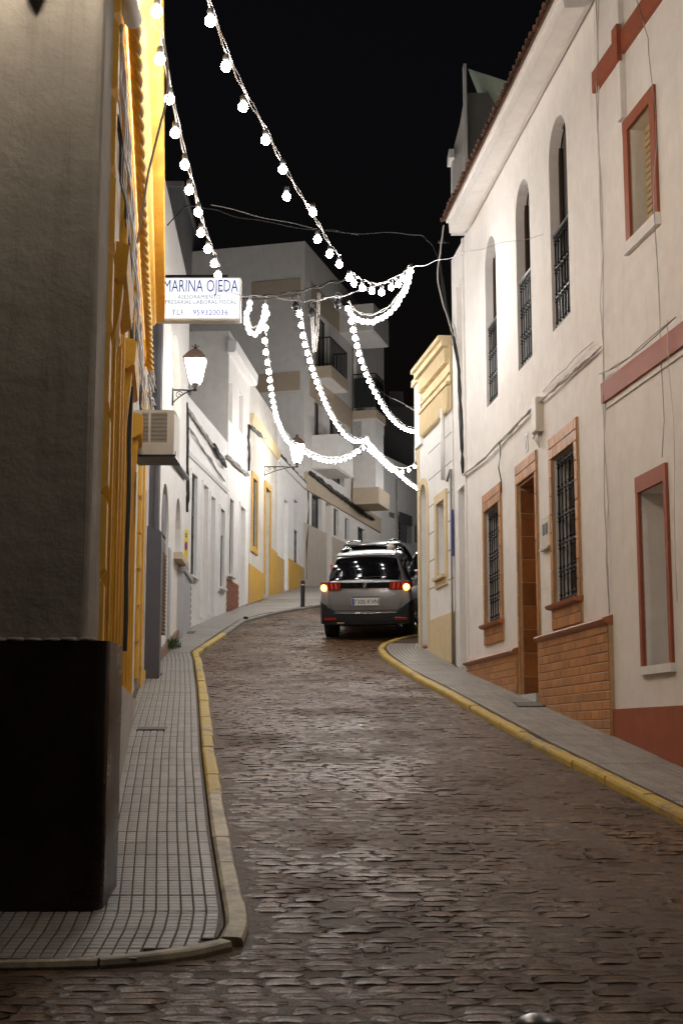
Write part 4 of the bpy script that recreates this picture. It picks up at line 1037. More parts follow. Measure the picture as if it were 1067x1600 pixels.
m = MB(); A, B_, C_, D_ = at(731, 108, 27.3), at(860, 150, 25), at(790, 190, 28), at(768, 146, 27.6)
N = 8; vs = []
for i in range(N+1):
    for j in range(N+1):
        u, v = i/N, j/N; p = A.lerp(B_, u).lerp(A.lerp(C_, u), v); p = p+Vector((0, 0, -.25*sin(pi*v)*u-.35*sin(pi*u)*(v))); vs.append(tuple(p))
vs2 = [(x, y, z+.012) for x, y, z in vs]; fs = [(i*(N+1)+j, i*(N+1)+j+1, (i+1)*(N+1)+j+1, (i+1)*(N+1)+j) for i in range(N) for j in range(N)]
m.add(vs, fs, True); m.add(vs2, fs, True)
o = m.build('shade_sail', plain('pale_green_sailcloth', (.34, .40, .32), .8), None, smooth=True); tag(o, 'pale green triangular shade sail stretched over the roof terrace', 'shade sail')

# ------------------------------------------------------------------ RIGHT: red trimmed white house
R0w = Wall((3.60, 9.0), (2.80, 14.75), 'R'); T = LT(R0w)
op0 = [dict(s0=4.16, s1=4.80, z0=4.95, z1=6.12, depth=.17, arch=False), dict(s0=4.14, s1=4.83, z0=.66, z1=2.36, depth=.3, arch=False)]
h0 = house('red_trimmed_house', 'white house with brick red bands, window frames and dado at the near right', 'house', R0w, .0, R0w.L-.01, 9.4, op0, WHITE2, D=6)
fill(R0w, h0, op0[0], 'shutter', SHUT); fill(R0w, h0, op0[1], 'door', WDOOR)
surround(R0w, h0, op0[0], RED, .13, .03, sill=False, foot=False); 
m = MB(T); m.box(4.02, 4.95, 4.83, 4.95, -.2, .05); m.build('sill', WHITE, h0)
surround(R0w, h0, op0[1], RED, .07, .03, sill=False, foot=False, top=.16)
m = MB(T); m.box(4.05, 4.92, .58, .66, -.2, .05); m.build('sill', WHITE, h0)
m = MB(T); m.box(0, R0w.L-.01, 3.48, 3.70, -.01, .05); m.build('band', RED, h0)
m = MB(T); m.box(0, R0w.L-.01, 3.42, 3.48, -.01, .02); m.build('band_edge', WHITE, h0)
m = MB(T); m.box(0, R0w.L-.01, 6.98, 7.22, -.01, .05); m.build('band', RED, h0)
m = MB(T); m.box(0, R0w.L-.01, -1.2, .27, -.01, .03); m.build('dado', RED, h0)
m = MB(T); m.box(4.86, 4.98, 6.28, 6.98, -.01, .06); m.box(4.86, 4.98, 7.22, 9, -.01, .06); m.build('downpipe_casing', WHITE2, h0)
m = MB(T); m.box(4.84, 5.0, 6.9, 7.3, .04, .09); m.build('casing_collar', RED, h0)
for k in range(16): m = MB(T); z = 5.0+.07*k; m.box(4.21, 4.75, z, z+.055, -.152, -.14); m.build('slat', SHUT, h0)
bundle('cable_run', 'thin grey cable sagging along the red band of the red trimmed house', R0w, [(946, 585), (975, 572), (1010, 545), (1066, 496)], 2, CABLEG, .006, .008, 60, .07)
bundle('cable_drop', 'thin pale cable looping down past the upper red framed window', R0w, [(1003, 0), (1018, 60), (1024, 112), (1030, 230), (1031, 360), (1034, 500), (1041, 600), (1040, 715)], 1, CABLEG, .006, .004, 61, .04)
bundle('cable_drop', 'beaded white cable hanging at the right edge below the red band', R0w, [(1053, 500), (1056, 650), (1060, 800), (1064, 940)], 1, CABLEW, .006, .002, 62, .04)

# ------------------------------------------------------------------ RIGHT: yellow trimmed one storey house
R2w = Wall((1.886, 23.66), (1.45, 26.6), 'R'); T = LT(R2w)
op2 = [dict(s0=.62, s1=1.25, z0=2.72, z1=4.05, depth=.22, arch=False), dict(s0=2.12, s1=2.72, z0=R2w.gz(2.4), z1=4.62, depth=.3, arch=True)]
h2 = house('yellow_trimmed_house', 'one storey white house with pale yellow trim and ornate parapet, beside the parked car', 'house', R2w, .02, R2w.L, 6.0, op2, WHITE, D=6)
fill(R2w, h2, op2[0], 'blank', GDOOR); fill(R2w, h2, op2[1], 'door', GDOOR)
surround(R2w, h2, op2[0], YELLOW2, .16, .035, sill=True)
m = MB(T); op = op2[1]; n = 10; c_ = (op['s0']+op['s1'])/2; r1 = .30; sp = op['z1']-.30
for (p, q, zz0) in ((op['s0']-.12, op['s0'], 0), (op['s1'], op['s1']+.12, 0)): m.box(p, q, R2w.gz(2.4), sp, -.01, .03)
vs = []
for k in range(n+1):
    an = pi*k/n
    for rr_ in (.30, .42):
        for oo in (-.01, .03): vs.append((c_+rr_*cos(an), sp+rr_*sin(an), oo))
fs = [f for k in range(n) for f in ((4*k+1, 4*k+3, 4*k+7, 4*k+5), (4*k+2, 4*k+3, 4*k+7, 4*k+6), (4*k, 4*k+1, 4*k+5, 4*k+4))]
m.add(vs, fs); m.build('arch_surround', YELLOW2, h2)
m = MB(T); m.box(.02, 1.95, R2w.gz(.5)-.4, 2.05, -.01, .03); m.build('dado', YELLOW2, h2)
for (z0, z1, o1) in ((5.95, 6.0, .10), (6.12, 6.16, .07), (6.62, 6.72, .17), (6.72, 6.80, .23)):
    m = MB(T); m.box(.02, 2.45, z0, z1, -.01, o1); m.build('cornice_moulding', YELLOW2, h2)
m = MB(T); m.box(.02, 2.4, 5.5, 6.62, -.2, .03); m.build('parapet', YELLOW2, h2)
for k in range(20): m = MB(T); s = .08+k*.115; m.cbox(s, s+.06, 6.33, 6.6, .03, .13, .02); m.build('dentil', YELLOW2, h2)
for k in range(20): m = MB(T); s = .08+k*.115; m.cbox(s, s+.065, 5.50, 5.93, .03, .10, .025); m.build('corbel', YELLOW2, h2)
m = MB(T); m.box(2.45, R2w.L+.04, 5.4, 6.62, -.25, .05); m.build('end_pier', WHITE, h2)
m = MB(T); m.box(2.4, R2w.L+.09, 6.62, 6.74, -.3, .1); m.build('pier_cap', YELLOW2, h2)
m = MB(T); m.box(2.80, R2w.L+.03, R2w.gz(2.8)-.3, 6.3, -.14, .012); m.build('corner_strip', YELLOW2, h2)
for zz in (5.12, 4.62, 4.12, 3.62, 3.12, 2.62):
    for a, b in ((.05, .44), (1.42, 2.0)) if 2.6 < zz < 4.2 else ((.05, 2.0),):
        m = MB(T); m.box(a, b, zz-.012, zz+.012, -.005, .004); m.build('groove', GREYP if False else CABLEG, h2)
pp = thing('rain_pipe', 'white rainwater pipe on the yellow trimmed house below the parapet', 'pipe', R2w.pt(.45, 4.2))
m = MB(); m.tube([R2w.pt(.42, 4.35, .08), R2w.pt(.42, 5.6, .08)], .04, 10); m.build('tube', WHITE, pp, smooth=True)
m = MB(); m.tube([R2w.pt(-.03, R2w.gz(0), .05), R2w.pt(-.03, 4.45, .05), R2w.pt(.25, 4.3, .05)], .022, 8); o = m.build('conduit', CABLEG, None, smooth=True); tag(o, 'slim grey conduit down the joint of the yellow trimmed house', 'pipe')
sgn = thing('street_plaque', 'narrow blue sign plate seen edge-on by the far end of the tiled house', 'sign', R1w.pt(8.6, 3.1))
s_, z1_ = R1w.hit(711, 795); z0_ = R1w.hit(711, 868)[1]
m = MB(T); m.box(-.09, .0, z0_, z1_, .02, .06); m.build('plate', plain('blue_enamel', (.05, .06, .20), .35, bmp=0), sgn)
bx = thing('wall_cabinet', 'small white box mounted high on the far corner of the yellow trimmed house', 'cabinet', R2w.pt(R2w.L, 5, -.1))
a, b = at(648, 694, 26.75), at(656, 722, 26.75); m = MB(); m.box(a.x, b.x+.1, 26.7, 27.0, b.z, a.z); m.build('box', WHITE, bx, bevel=.01)

# ------------------------------------------------------------------ business sign
SY = 20.0
sn = thing('lit_box_sign', 'backlit white box sign with blue lettering projecting over the left pavement', 'sign', at(320, 500, SY))
a = at(246, 434, SY); b = at(376, 501, SY)
m = MB(); fx = .02; m.box(a.x, b.x, SY+.004, SY+.16, b.z, a.z); m.box(a.x, b.x, SY-.015, SY+.004, b.z, b.z+.03); m.box(a.x, b.x, SY-.015, SY+.004, a.z-.012, a.z); m.box(b.x-.015, b.x, SY-.015, SY+.004, b.z+.03, a.z-.012); m.build('casing', SIGNF, sn)
m = MB(); m.box(a.x, b.x-.015, SY-.002, SY+.003, b.z+.03, a.z-.012); m.build('lit_face', SIGNM, sn)
SW = (b.x-a.x); 
def sgt(body, px0, px1, pyb, hpx, mat, nm='lettering'):
    p0 = at(px0, pyb, SY-.004); p1 = at(px1, pyb, SY-.004); size = hpx/2222*20.9/.70
    c = bpy.data.curves.new('t', 'FONT'); c.body = body; c.size = size; t = bpy.data.objects.new('t', c); COL.objects.link(t)
    bpy.context.view_layer.update(); w = t.dimensions.x; bpy.data.objects.remove(t)
    sx = (p1.x-p0.x)/w
    return text(body, size, mat, sn, frame3(Vector((1, 0, 0)), Vector((0, 0, 1)), Vector((0, -1, 0)), Vector((p0.x, SY-.006, p0.z))), nm, .001, 'LEFT', sx)
sgt('MARINA OJEDA', 255, 371, 456, 20, BLUEL); sgt('ASESORAMIENTO', 278, 345, 467, 6.5, PALEL); sgt('EMPRESARIAL-LABORAL-FISCAL', 247, 369, 475, 6.5, PALEL)
sgt('TLF.', 268, 290, 492, 8.5, PALEL); sgt('959320036', 301, 356, 492, 8.5, BLUEL)
m = MB(); m.tube([Vector((a.x-.3, SY+.08, a.z+.05)), Vector((b.x-.2, SY+.08, a.z+.05))], .02, 6); m.build('mounting_arm', IRON, sn)

# ------------------------------------------------------------------ wall lanterns
def lantern(label, base, wallp, H=.62, lit=True, gm=None):
    """base = centre of the glass bottom; wallp = bracket foot on the wall"""
    t = thing('wall_lantern', label, 'lantern', wallp, 'ironwork wall lanterns')
    x, y, z = base; h = H*.55; wb, wt = H*.13, H*.235
    def sq(w, zz): return [(x+w*sx, y+w*sy, zz) for sx, sy in ((-1, -1), (1, -1), (1, 1), (-1, 1))]
    m = MB(); m.add(sq(wb, z)+sq(wt, z+h), [(0, 1, 5, 4), (1, 2, 6, 5), (2, 3, 7, 6), (3, 0, 4, 7), (0, 1, 2, 3)], True)
    m.build('glass', gm or LAMPM, t)
    m = MB(); B0, T0 = sq(wb*1.03, z), sq(wt*1.03, z+h)
    for k in range(4):
        m.tube([B0[k], T0[k]], .010, 5); m.tube([B0[k], B0[(k+1) % 4]], .012, 5); m.tube([T0[k], T0[(k+1) % 4]], .014, 5)
    m.build('frame', IRON, t)
    m = MB(); zt = z+h+.008; m.add(sq(wt*1.16, zt)+sq(wt*.62, zt+H*.17)+sq(wt*.45, zt+H*.20)+sq(wt*.2, zt+H*.26), [(a*4+k, a*4+(k+1) % 4, a*4+4+(k+1) % 4, a*4+4+k) for a in range(3) for k in range(4)]+[(0, 1, 2, 3), (12, 13, 14, 15)], True)
    r = m.build('roof', plain('aged_copper_brown', (.16, .10, .08), .6, bmp=.1) if 'aged_copper_brown' not in bpy.data.materials else bpy.data.materials['aged_copper_brown'], t)
    m = MB(); m.lathe((x, y, zt+H*.26), [(.02, 0), (.035, .02), (.015, .04), (.02, .06), (.004, .10)], 8)
    for k in range(4): q = k*pi/2; m.tube([Vector((x, y, zt+H*.28)), Vector((x+.07*cos(q), y+.07*sin(q), zt+H*.33))], .008, 4)
    m.build('finial', IRON, r, smooth=True)
    m = MB(); m.lathe((x, y, z-.16), [(.035, 0), (.05, .03), (.03, .06), (.055, .12), (.07, .155)], 10)
    for k in range(4): m.tube([Vector(B0[k]), Vector((x, y, z-.12))], .007, 4)
    m.build('cup', IRON, t, smooth=True)
    m = MB(); W_ = Vector(wallp); C_ = Vector((x, y, z-.14)); d = (C_-W_); d.z = 0; L = d.length; d.normalize(); top = Vector((W_.x, W_.y, C_.z))
    m.tube([top, C_+d*.03], .018, 6)
    m.tube([top+Vector((0, 0, .04)), top+Vector((0, 0, -.30))], .018, 6)
    m.tube([top+d*L*t_+Vector((0, 0, -.25*(1-t_)**1.7)) for t_ in [k/12 for k in range(0, 12)]], .013, 6)
    def scroll(c, r0, turns, st, sgn=1):
        return [c+d*(r0*(1-k/34)*cos(st+sgn*turns*2*pi*k/30))+Vector((0, 0, r0*(1-k/34)*sin(st+sgn*turns*2*pi*k/30))) for k in range(31)]
    m.tube(scroll(top+d*.12+Vector((0, 0, -.095)), .075, 1.5, 0), .009, 5); m.tube(scroll(top+d*.30+Vector((0, 0, -.055)), .045, 1.4, pi, -1), .008, 5)
    m.tube(scroll(top+d*(L-.09)+Vector((0, 0, -.055)), .05, 1.4, pi/2), .008, 5)
    m.build('bracket', IRON, t, smooth=True)
    return t
p = at(305, 598, 26.0); lantern('lit lantern on a scrolled bracket just below the box sign', (p.x, 26.0, p.z), Vector((LDw.pt(LDw.sY(26), 0).x, 26.0, p.z-.2)), .80)
p = at(464, 722, 41.0); lantern('farther lit lantern on the peeling house, in front of the tall apartments', (p.x, 41.0, p.z), Vector((LGw.pt(LGw.sY(41), 0).x, 41.0, p.z-.2)), .92)
lantern('unseen lantern added high on the grey plaster corner house, above the bracket tip', (-1.76, 7.45, 5.35), Vector((-1.76, 8.35, 5.15)), .8, gm=NEARL)  # lamp added out of view to supply light from the camera side
_p = R0w.pt(R0w.sY(9.2)-1.6, 4.2, .75); lantern('added lantern on the red trimmed house, unseen past the right edge', tuple(_p), R0w.pt(R0w.sY(9.2)-1.6, 4.0, 0), .8, gm=NEARL2)  # added lamp beyond the right edge, brightens the ochre house opposite
m = MB(); p = at(57, 4, 8.3); m.lathe((p.x, 8.3, p.z), [(.001, 0), (.03, .05), (.045, .09), (.06, .12)], 10); o = m.build('bracket_tip', IRON, None, smooth=True); tag(o, 'dark pointed iron bracket tip on the grey plaster wall, top left', 'bracket')

# ------------------------------------------------------------------ festoon lights
def ico(r):
    bm = bmesh.new(); bmesh.ops.create_icosphere(bm, subdivisions=2, radius=r); me = bpy.data.meshes.new('bulb')
    for v in bm.verts: v.co.z = v.co.z*1.08
    bm.to_mesh(me); bm.free(); me.materials.append(BULBM); me.shade_smooth(); return me
BM = ico(.044); BMD = ico(.040); BMD.materials.clear(); BMD.materials.append(BULBD)
sm = MB(); sm.lathe((0, 0, .045), [(.022, 0), (.028, .02), (.026, .055), (.014, .07)], 8); so = sm.build('socket', SOCKET, None, smooth=True); SM = so.data; bpy.data.objects.remove(so)
def catmull(P, n):
    out = []
    Q = [P[0]*2-P[1]]+P+[P[-1]*2-P[-2]]
    for i in range(1, len(Q)-2):
        for k in range(n):
            t = k/n; a, b, c, d = Q[i-1:i+3]
            out.append(.5*((2*b)+(-a+c)*t+(2*a-5*b+4*c-d)*t*t+(-a+3*b-3*c+d)*t**3))
    return out+[P[-1]]
def festoon(label, pts, spacing=None, count=None, wires=2, big=1.0, sockets=True, wob=.0, exact=False, me=None):
    P = [at(*p) for p in pts]; PS = [P[0]]+[P[i-1]*.28+P[i]*.44+P[i+1]*.28 for i in range(1, len(P)-1)]+[P[-1]] if exact else P
    C = catmull(PS, 24) if len(P) > 2 else P
    cum = [0]
    for a, b in zip(C, C[1:]): cum.append(cum[-1]+(b-a).length)
    t = thing('string_light', label, 'string light', C[0], 'festoon bulb strings over the street')
    up = Vector((0, 0, .11*big)); m = MB(); r = random.Random(len(pts)*3+int(pts[0][0]))
    for w in range(wires):
        m.tube([c+up+Vector((.022*w, 0, .012*sin(i*.35+w*3))) for i, c in enumerate(C)], .0045 if w else .0065, 4)
    m.build('cable', CABLEG, t)
    if exact: bp = P
    else:
        n = count or max(2, int(round(cum[-1]/spacing))+1); bp = []
        for k in range(n):
            d = cum[-1]*k/(n-1)
            for i in range(len(C)-1):
                if cum[i+1] >= d-1e-9: bp.append(C[i].lerp(C[i+1], (d-cum[i])/max(1e-9, cum[i+1]-cum[i]))); break
    for q in bp:
        off = Vector((r.uniform(-wob, wob), 0, r.uniform(-wob, wob)))
        b = link('bulb', me or BM, t, Matrix.Translation(q+off) @ Matrix.Rotation(r.uniform(-.2, .2), 4, 'Y') @ Matrix.Diagonal((big, big, big, 1)))
        if sockets: link('socket', SM, t, Matrix.Translation(q+off) @ Matrix.Diagonal((big, big, big, 1)))
    return t
A1 = [(245, 18), (250, 93), (265, 155), (274, 208), (289, 258), (296, 297), (310, 332), (314, 364), (325, 389), (335, 412), (341, 430)]
A1 = [(x, y, 10.6+.75*i) for i, (x, y) in enumerate(A1)]
festoon('near left bulb string descending past the yellow cornice to the box sign', [(238, -190, 9.1), (240, -75, 9.85)]+A1, exact=True, big=1.05)
A2 = [(329, 33), (353, 104), (380, 167), (415, 219), (442, 265), (448, 307), (489, 332), (496, 374), (515, 397), (530, 413)]
A2 = [(x, y, 11.0+.83*i) for i, (x, y) in enumerate(A2)]
festoon('near bulb string crossing the black sky from the top toward the middle', [(272, -140, 9.3), (300, -45, 10.2)]+A2, exact=True, big=1.05)
festoon('short sagging bulb string ending at the bright knot near the tiled house', [(545, 434, 19.2), (553, 443, 19.3), (566, 450, 19.4), (581, 455, 19.5), (596, 457, 19.6), (611, 449, 19.7), (622, 444, 19.8), (632, 436, 19.9), (641, 424, 20)], exact=True)
festoon('hanging loop of tightly spaced bulbs under the right hand knot', [(640, 432, 20), (632, 455, 20.05), (610, 487, 20.1), (580, 503, 20.1), (555, 497, 20.05), (543, 482, 20)], spacing=.075, sockets=False, wob=.01, me=BMD)
festoon('hanging U of tightly spaced bulbs beside the box sign', [(391, 474, 20), (385, 495, 20.03), (388, 514, 20.05), (397, 523, 20.05), (407, 512, 20.05), (412, 495, 20.0), (414, 480, 20)], spacing=.075, sockets=False, wob=.01, me=BMD)
festoon('right far bulb string falling to the yellow trimmed house', [(549, 502, 20.5), (555, 530, 22), (563, 560, 23.8), (573, 588, 25.6), (585, 612, 27.5), (598, 635, 29.6), (612, 654, 32), (628, 668, 34.5), (645, 674, 37), (662, 672, 39.5), (690, 668, 43), (716, 655, 46)], spacing=.7, big=.95)  # end bulbs hidden past the corner are added to light the far houses
festoon('middle far bulb string running to the crossing in front of the apartments', [(468, 491, 20.5), (474, 527, 22), (483, 561, 23.8), (493, 592, 25.7), (505, 622, 28), (517, 648, 30.4), (532, 672, 33), (548, 687, 35.5), (562, 690, 37.5), (573, 686, 39)], spacing=.7, big=.95)
festoon('left far bulb string dropping to the farther lantern', [(417, 490, 20.5), (414, 535, 22), (420, 580, 24), (425, 618, 26.2), (431, 648, 28.6), (438, 668, 31), (450, 690, 34), (462, 698, 36)], spacing=.7, big=.95)
festoon('sagging far bulb string between the farther lantern and the crossing', [(464, 698, 36.2), (478, 708, 36.7), (500, 718, 37.3), (520, 721, 38), (540, 717, 38.5), (560, 706, 39), (576, 694, 39.3)], spacing=.24, sockets=False)
festoon('far bulb string from the crossing down behind the yellow trimmed house', [(574, 692, 39.3), (590, 709, 42), (608, 727, 45), (628, 746, 48.5), (646, 760, 52), (664, 769, 55), (690, 762, 57.5), (715, 745, 60)], spacing=.55, sockets=False)  # hidden tail of the string is an added extension lighting the end house
festoon('second strand of the far bulb string beside the crossing', [(576, 703, 39.5), (588, 712, 40), (600, 724, 40.6), (612, 735, 41.2)], spacing=.2, sockets=False)
festoon('little drooping bulb string near the white wall box', [(609, 730, 41), (618, 735, 41), (632, 737, 41), (645, 731, 41), (655, 722, 41)], spacing=.19, sockets=False)
# carrying cables
def wire(label, pts, r=.008, mat=STEEL, n=1, name='span_wire', sp=.03):
    P = [at(*p) for p in pts]; C = catmull(P, 10) if len(P) > 2 else P; m = MB()
    for i in range(n): m.tube([c+Vector((sp*i, 0, sp*.5*sin(k*.9+i*2))) for k, c in enumerate(C)], r, 4)
    o = m.build(name, mat, None, smooth=True); return tag(o, label, 'wire')
wire('steel wire carrying the bulb strings from the box sign across the street', [(340, 452, 19.6), (376, 462, 20), (420, 463, 20), (465, 471, 20), (500, 468, 20), (560, 455, 20.2), (640, 425, 20)], .006, n=2)
wire('thin wire from the right bulb knot to the balcony window of the tiled house', [(640, 420, 20), (690, 406, 19), (760, 386, 18), (862, 364, 17.1)], .004)
wire('slack black cable crossing the dark sky in the middle', [(262, 352, 24), (300, 322, 24.5), (380, 340, 25), (520, 362, 24.5), (640, 365, 24), (672, 380, 23.6), (688, 420, 23.4), (700, 500, 23.3), (716, 540, 23.3)], .012, CABLE)
wire('taut thin wire high over the far roofs', [(330, 320, 24), (470, 352, 27), (560, 366, 30)], .008, CABLEG)
wire('dark twisted cable between the box sign and the middle fitting', [(340, 470, 21), (420, 462, 21), (480, 452, 21), (520, 440, 21.5), (556, 436, 22)], .014, CABLE, 2)
wire('white slack wire hanging in a narrow V under the middle of the street', [(486, 489, 22), (488, 520, 22), (490, 551, 22), (494, 520, 22), (496, 480, 22), (497, 458, 22)], .011, CABLEG, 2)
wire('thin wire from the apartments to the yellow trimmed house', [(590, 605, 50), (620, 690, 40), (657, 645, 28)][0:1]+[(600, 615, 45), (657, 645, 28)], .01, CABLEG)
wire('grey cable hanging from the far corner of the tiled house eaves', [(693, 352, 21.7), (688, 390, 22), (684, 440, 22.6), (700, 500, 23), (716, 545, 23.3)], .012, CABLEG)
for (px, py, Y, lb) in ((462, 479, 20.1, 'small dark clamp hanging on the carrying wire above the middle string'), (528, 476, 20.2, 'dark clamp with looped cable above the right bulb loop'), (487, 489, 22, 'small dark fitting beside the hanging white wire')):
    c = at(px, py, Y); m = MB(); m.lathe(c-Vector((0, 0, .07)), [(.01, 0), (.05, .03), (.06, .08), (.03, .13), (.01, .16)], 8); m.tube([c+Vector((.05*cos(q*.6), 0, .12+.07*sin(q*.6))) for q in range(12)], .009, 4)
    o = m.build('cable_clamp', IRON, None, smooth=True); tag(o, lb, 'clamp')
m = MB(); m.tube([R1w.pt(R1w.hit(712, 400)[0], R1w.hit(712, 378)[1], .1), R1w.pt(R1w.hit(712, 400)[0], R1w.hit(712, 378)[1], .3)], .03, 8); o = m.build('insulator', IRON, None, smooth=True); tag(o, 'dark insulator under the eaves at the far end of the tiled house', 'insulator')

# ------------------------------------------------------------------ cars
RUB = plain('tyre_rubber', (.02, .02, .02), .85, bmp=.1); CLAD = plain('black_plastic_cladding', (.010, .010, .011), .55, bmp=.05, spec=.3); GLOSSB = plain('gloss_black_trim', (.006, .006, .006), .25, bmp=0, spec=.2)
CHROME = plain('bright_chrome', (.75, .75, .75), .12, metal=1.0, var=.05, bmp=0); PLATE = plain('white_plate', (.7, .7, .68), .4, bmp=0); BLK = plain('plate_black', (.02, .02, .02), .5, bmp=0)
REDL = plain('red_lamp_plastic', (.20, .010, .006), .15, var=.1, bmp=0, spec=.8); PBLUE = plain('plate_blue', (.02, .06, .4), .4, bmp=0)
CGLASS = plain('car_window_glass', (.004, .004, .005), .02, var=.02, bmp=0, spec=1.0)
REDG = emit('dim_red_lamp_glow', (1, .08, .02), .10, (.4, .02, .01)); AMB = emit('lit_amber_indicator', (1, .40, .05), 7)
def paint(name, col, metal=.5, rough=.33):
    m, nt, b = newmat(name); b.inputs['Base Color'].default_value = (*col, 1); b.inputs['Metallic'].default_value = metal; b.inputs['Roughness'].default_value = rough
    b.inputs['Coat Weight'].default_value = .8; b.inputs['Coat Roughness'].default_value = .06; return m
def car(label, X, Y, yaw, col, scale=1.0, plate=None, hazard=False, emblem=False, rails=True, lampcol=REDL, H=1.66, tall=1.0):
    root = thing('parked_car', label, 'car', Vector((0, 0, 0)), 'cars in the narrow street')
    # front/rear slope
    d0 = Vector((sin(yaw), cos(yaw), 0)); z0 = road(Y); z1 = road(Y+d0.y*3*scale); fy = Vector((d0.x*3*scale, d0.y*3*scale, z1-z0)).normalized()
    fx = Vector((cos(yaw), -sin(yaw), 0)); fz = fx.cross(fy)
    root.matrix_basis = frame3(fx, fy, fz, Vector((X, Y, z0+.006))) @ Matrix.Diagonal((scale, scale, scale, 1))
    def bd(mb, name, mat, par=None, **k):
        o = mb.build(name, mat, None, **k); o.parent = par or root; return o
    P = paint('car_paint_'+col[0], col[1])
    W_ = .92
    # y, halfwidth, zbottom, zshoulder, ztop, halfwidth top
    ST = [(.00, .845, .42, .96, 1.14, .74), (.05, .895, .36, 1.0, 1.20, .76), (.14, .915, .34, 1.02, 1.30, .735), (.26, .92, .32, 1.03, 1.45, .67), (.40, .92, .27, 1.03, 1.585, .62), (.62, .92, .27, 1.03, 1.63, .61), (1.1, .92, .25, 1.02, 1.655, .615),
          (1.9, .92, .25, 1.0, 1.66, .615), (2.6, .92, .25, .98, 1.60, .60), (3.05, .92, .25, .97, 1.40, .64), (3.5, .92, .25, .96, 1.10, .72), (3.9, .91, .25, .92, 1.02, .74), (4.3, .87, .27, .84, .92, .70), (4.55, .78, .32, .70, .78, .6), (4.64, .6, .4, .6, .66, .5)]
    rings = []
    for y, w, zb, zs, zt, wt in ST:
        zt *= H/1.66 if zt > 1.3 else 1
        half = [(0, zb), (w*.8, zb), (w*.97, zb+.08), (w*1.0, zb+(zs-zb)*.45), (w*.985, zs-.1), (w*.955, zs), (wt+(w*.955-wt)*.45, zs+(zt-zs)*.5), (wt+.02, zt-.075), (wt-.08, zt-.012), (wt*.5, zt+.012), (0, zt+.02)]
        ring = [(x, y, z) for x, z in half]+[(-x, y, z) for x, z in reversed(half[1:-1])]
        rings.append(ring)
    m = MB(); n = len(rings[0]); vs = [v for r_ in rings for v in r_]
    fs = [(a*n+k, a*n+(k+1) % n, (a+1)*n+(k+1) % n, (a+1)*n+k) for a in range(len(rings)-1) for k in range(n)]+[tuple(range(n)), tuple(range((len(rings)-1)*n, len(rings)*n))]
    m.add(vs, fs, True)
    bdy = bd(m, 'body', P, smooth=True, angle=.75)
    # side windows
    def ST_at(y, i):
        for a, b in zip(ST, ST[1:]):
            if a[0] <= y <= b[0]: t = (y-a[0])/(b[0]-a[0]); return a[i]+(b[i]-a[i])*t
    for sx in (-1, 1):
        for (ya, yb) in ((.50, .95), (1.03, 1.85), (1.92, 2.75)):
            m = MB(); vs = []; N = 5
            for k in range(N+1):
                y = ya+(yb-ya)*k/N
                w, zs, zt, wt = ST_at(y, 1)*.955, ST_at(y, 3), ST_at(y, 4)*(H/1.66), ST_at(y, 5)
                mw, mz = wt+(w-wt)*.45, zs+(zt-zs)*.5
                for f in (.12, .5, .9):
                    if f <= .5: g_ = f/.5; x = w+(mw-w)*g_; z = zs+(mz-zs)*g_
                    else: g_ = (f-.5)/.5; x = mw+(wt+.02-mw)*g_; z = mz+(zt-.075-mz)*g_
                    vs.append((sx*(x+.012), y, z))
            m.add(vs, [(a*3+k, a*3+k+1, a*3+4+k, a*3+3+k) for a in range(N) for k in range(2)], True)
            bd(m, 'side_window', CGLASS, smooth=True)
    # rear window with black surround following the tailgate slope
    def tg(u, v, off=.014):      # u -1..1 across, v 0..1 up the tailgate
        y = .01+.385*v; zt = ST_at(min(y, .4), 4)*(H/1.66 if ST_at(min(y, .4), 4) > 1.3 else 1); wt = ST_at(min(y, .4), 5)
        z = zt+.022-.040*abs(u)**2.5; x = u*(wt-.028); return (x, y-off*.8+.02*abs(u)**3, z+off*.6)
    m = MB(); N = 10; M_ = 6
    vs = [tg(-1+2*i/N, .06+.86*j/M_) for j in range(M_+1) for i in range(N+1)]
    m.add(vs, [(j*(N+1)+i, j*(N+1)+i+1, (j+1)*(N+1)+i+1, (j+1)*(N+1)+i) for j in range(M_) for i in range(N)], True)
    bd(m, 'rear_window', CGLASS, smooth=True)
    m = MB(); m.add([(-.58, .33, 1.585), (.58, .33, 1.585), (.60, .42, 1.625), (-.60, .42, 1.625), (-.56, .26, 1.615), (.56, .26, 1.615), (.6, .42, 1.655), (-.6, .42, 1.655)], [(0, 1, 5, 4), (4, 5, 6, 7), (0, 4, 7, 3), (1, 2, 6, 5), (0, 3, 2, 1)], True)
    for v_ in range(len(m.v)): x, y, z = m.v[v_]; m.v[v_] = (x, y, z*H/1.66)
    sp = bd(m, 'spoiler', P, bevel=.008)
    m = MB(); m.box(-.13, .13, .268, .275, 1.597*H/1.66, 1.607*H/1.66); bd(m, 'high_brake_lamp', REDL, sp)
    # black band between the lamps
    m = MB(); m.box(-.70, .70, -.026, .03, 1.03, 1.145); bd(m, 'lamp_band', GLOSSB, bevel=.01)
    for sx in (-1, 1):
        m = MB(); vs = []
        prof = [(.50, -.036), (.62, -.037), (.74, -.03), (.84, .0), (.895, .07), (.925, .22), (.93, .36)]
        for x, y in prof:
            zt, zb_ = (1.15+.02*(x-.5), 1.00) if x < .9 else (1.13, 1.04)
            vs += [(sx*x, y, zb_), (sx*x, y, zt), (sx*(x-.06), y+.05, zt), (sx*(x-.06), y+.05, zb_)]
        k_ = len(prof); m.add(vs, [(a*4+q, a*4+(q+1) % 4, a*4+4+(q+1) % 4, a*4+4+q) for a in range(k_-1) for q in range(4)]+[(0, 1, 2, 3), tuple(range(4*k_-4, 4*k_))], True)
        lamp = bd(m, 'tail_lamp', lampcol)
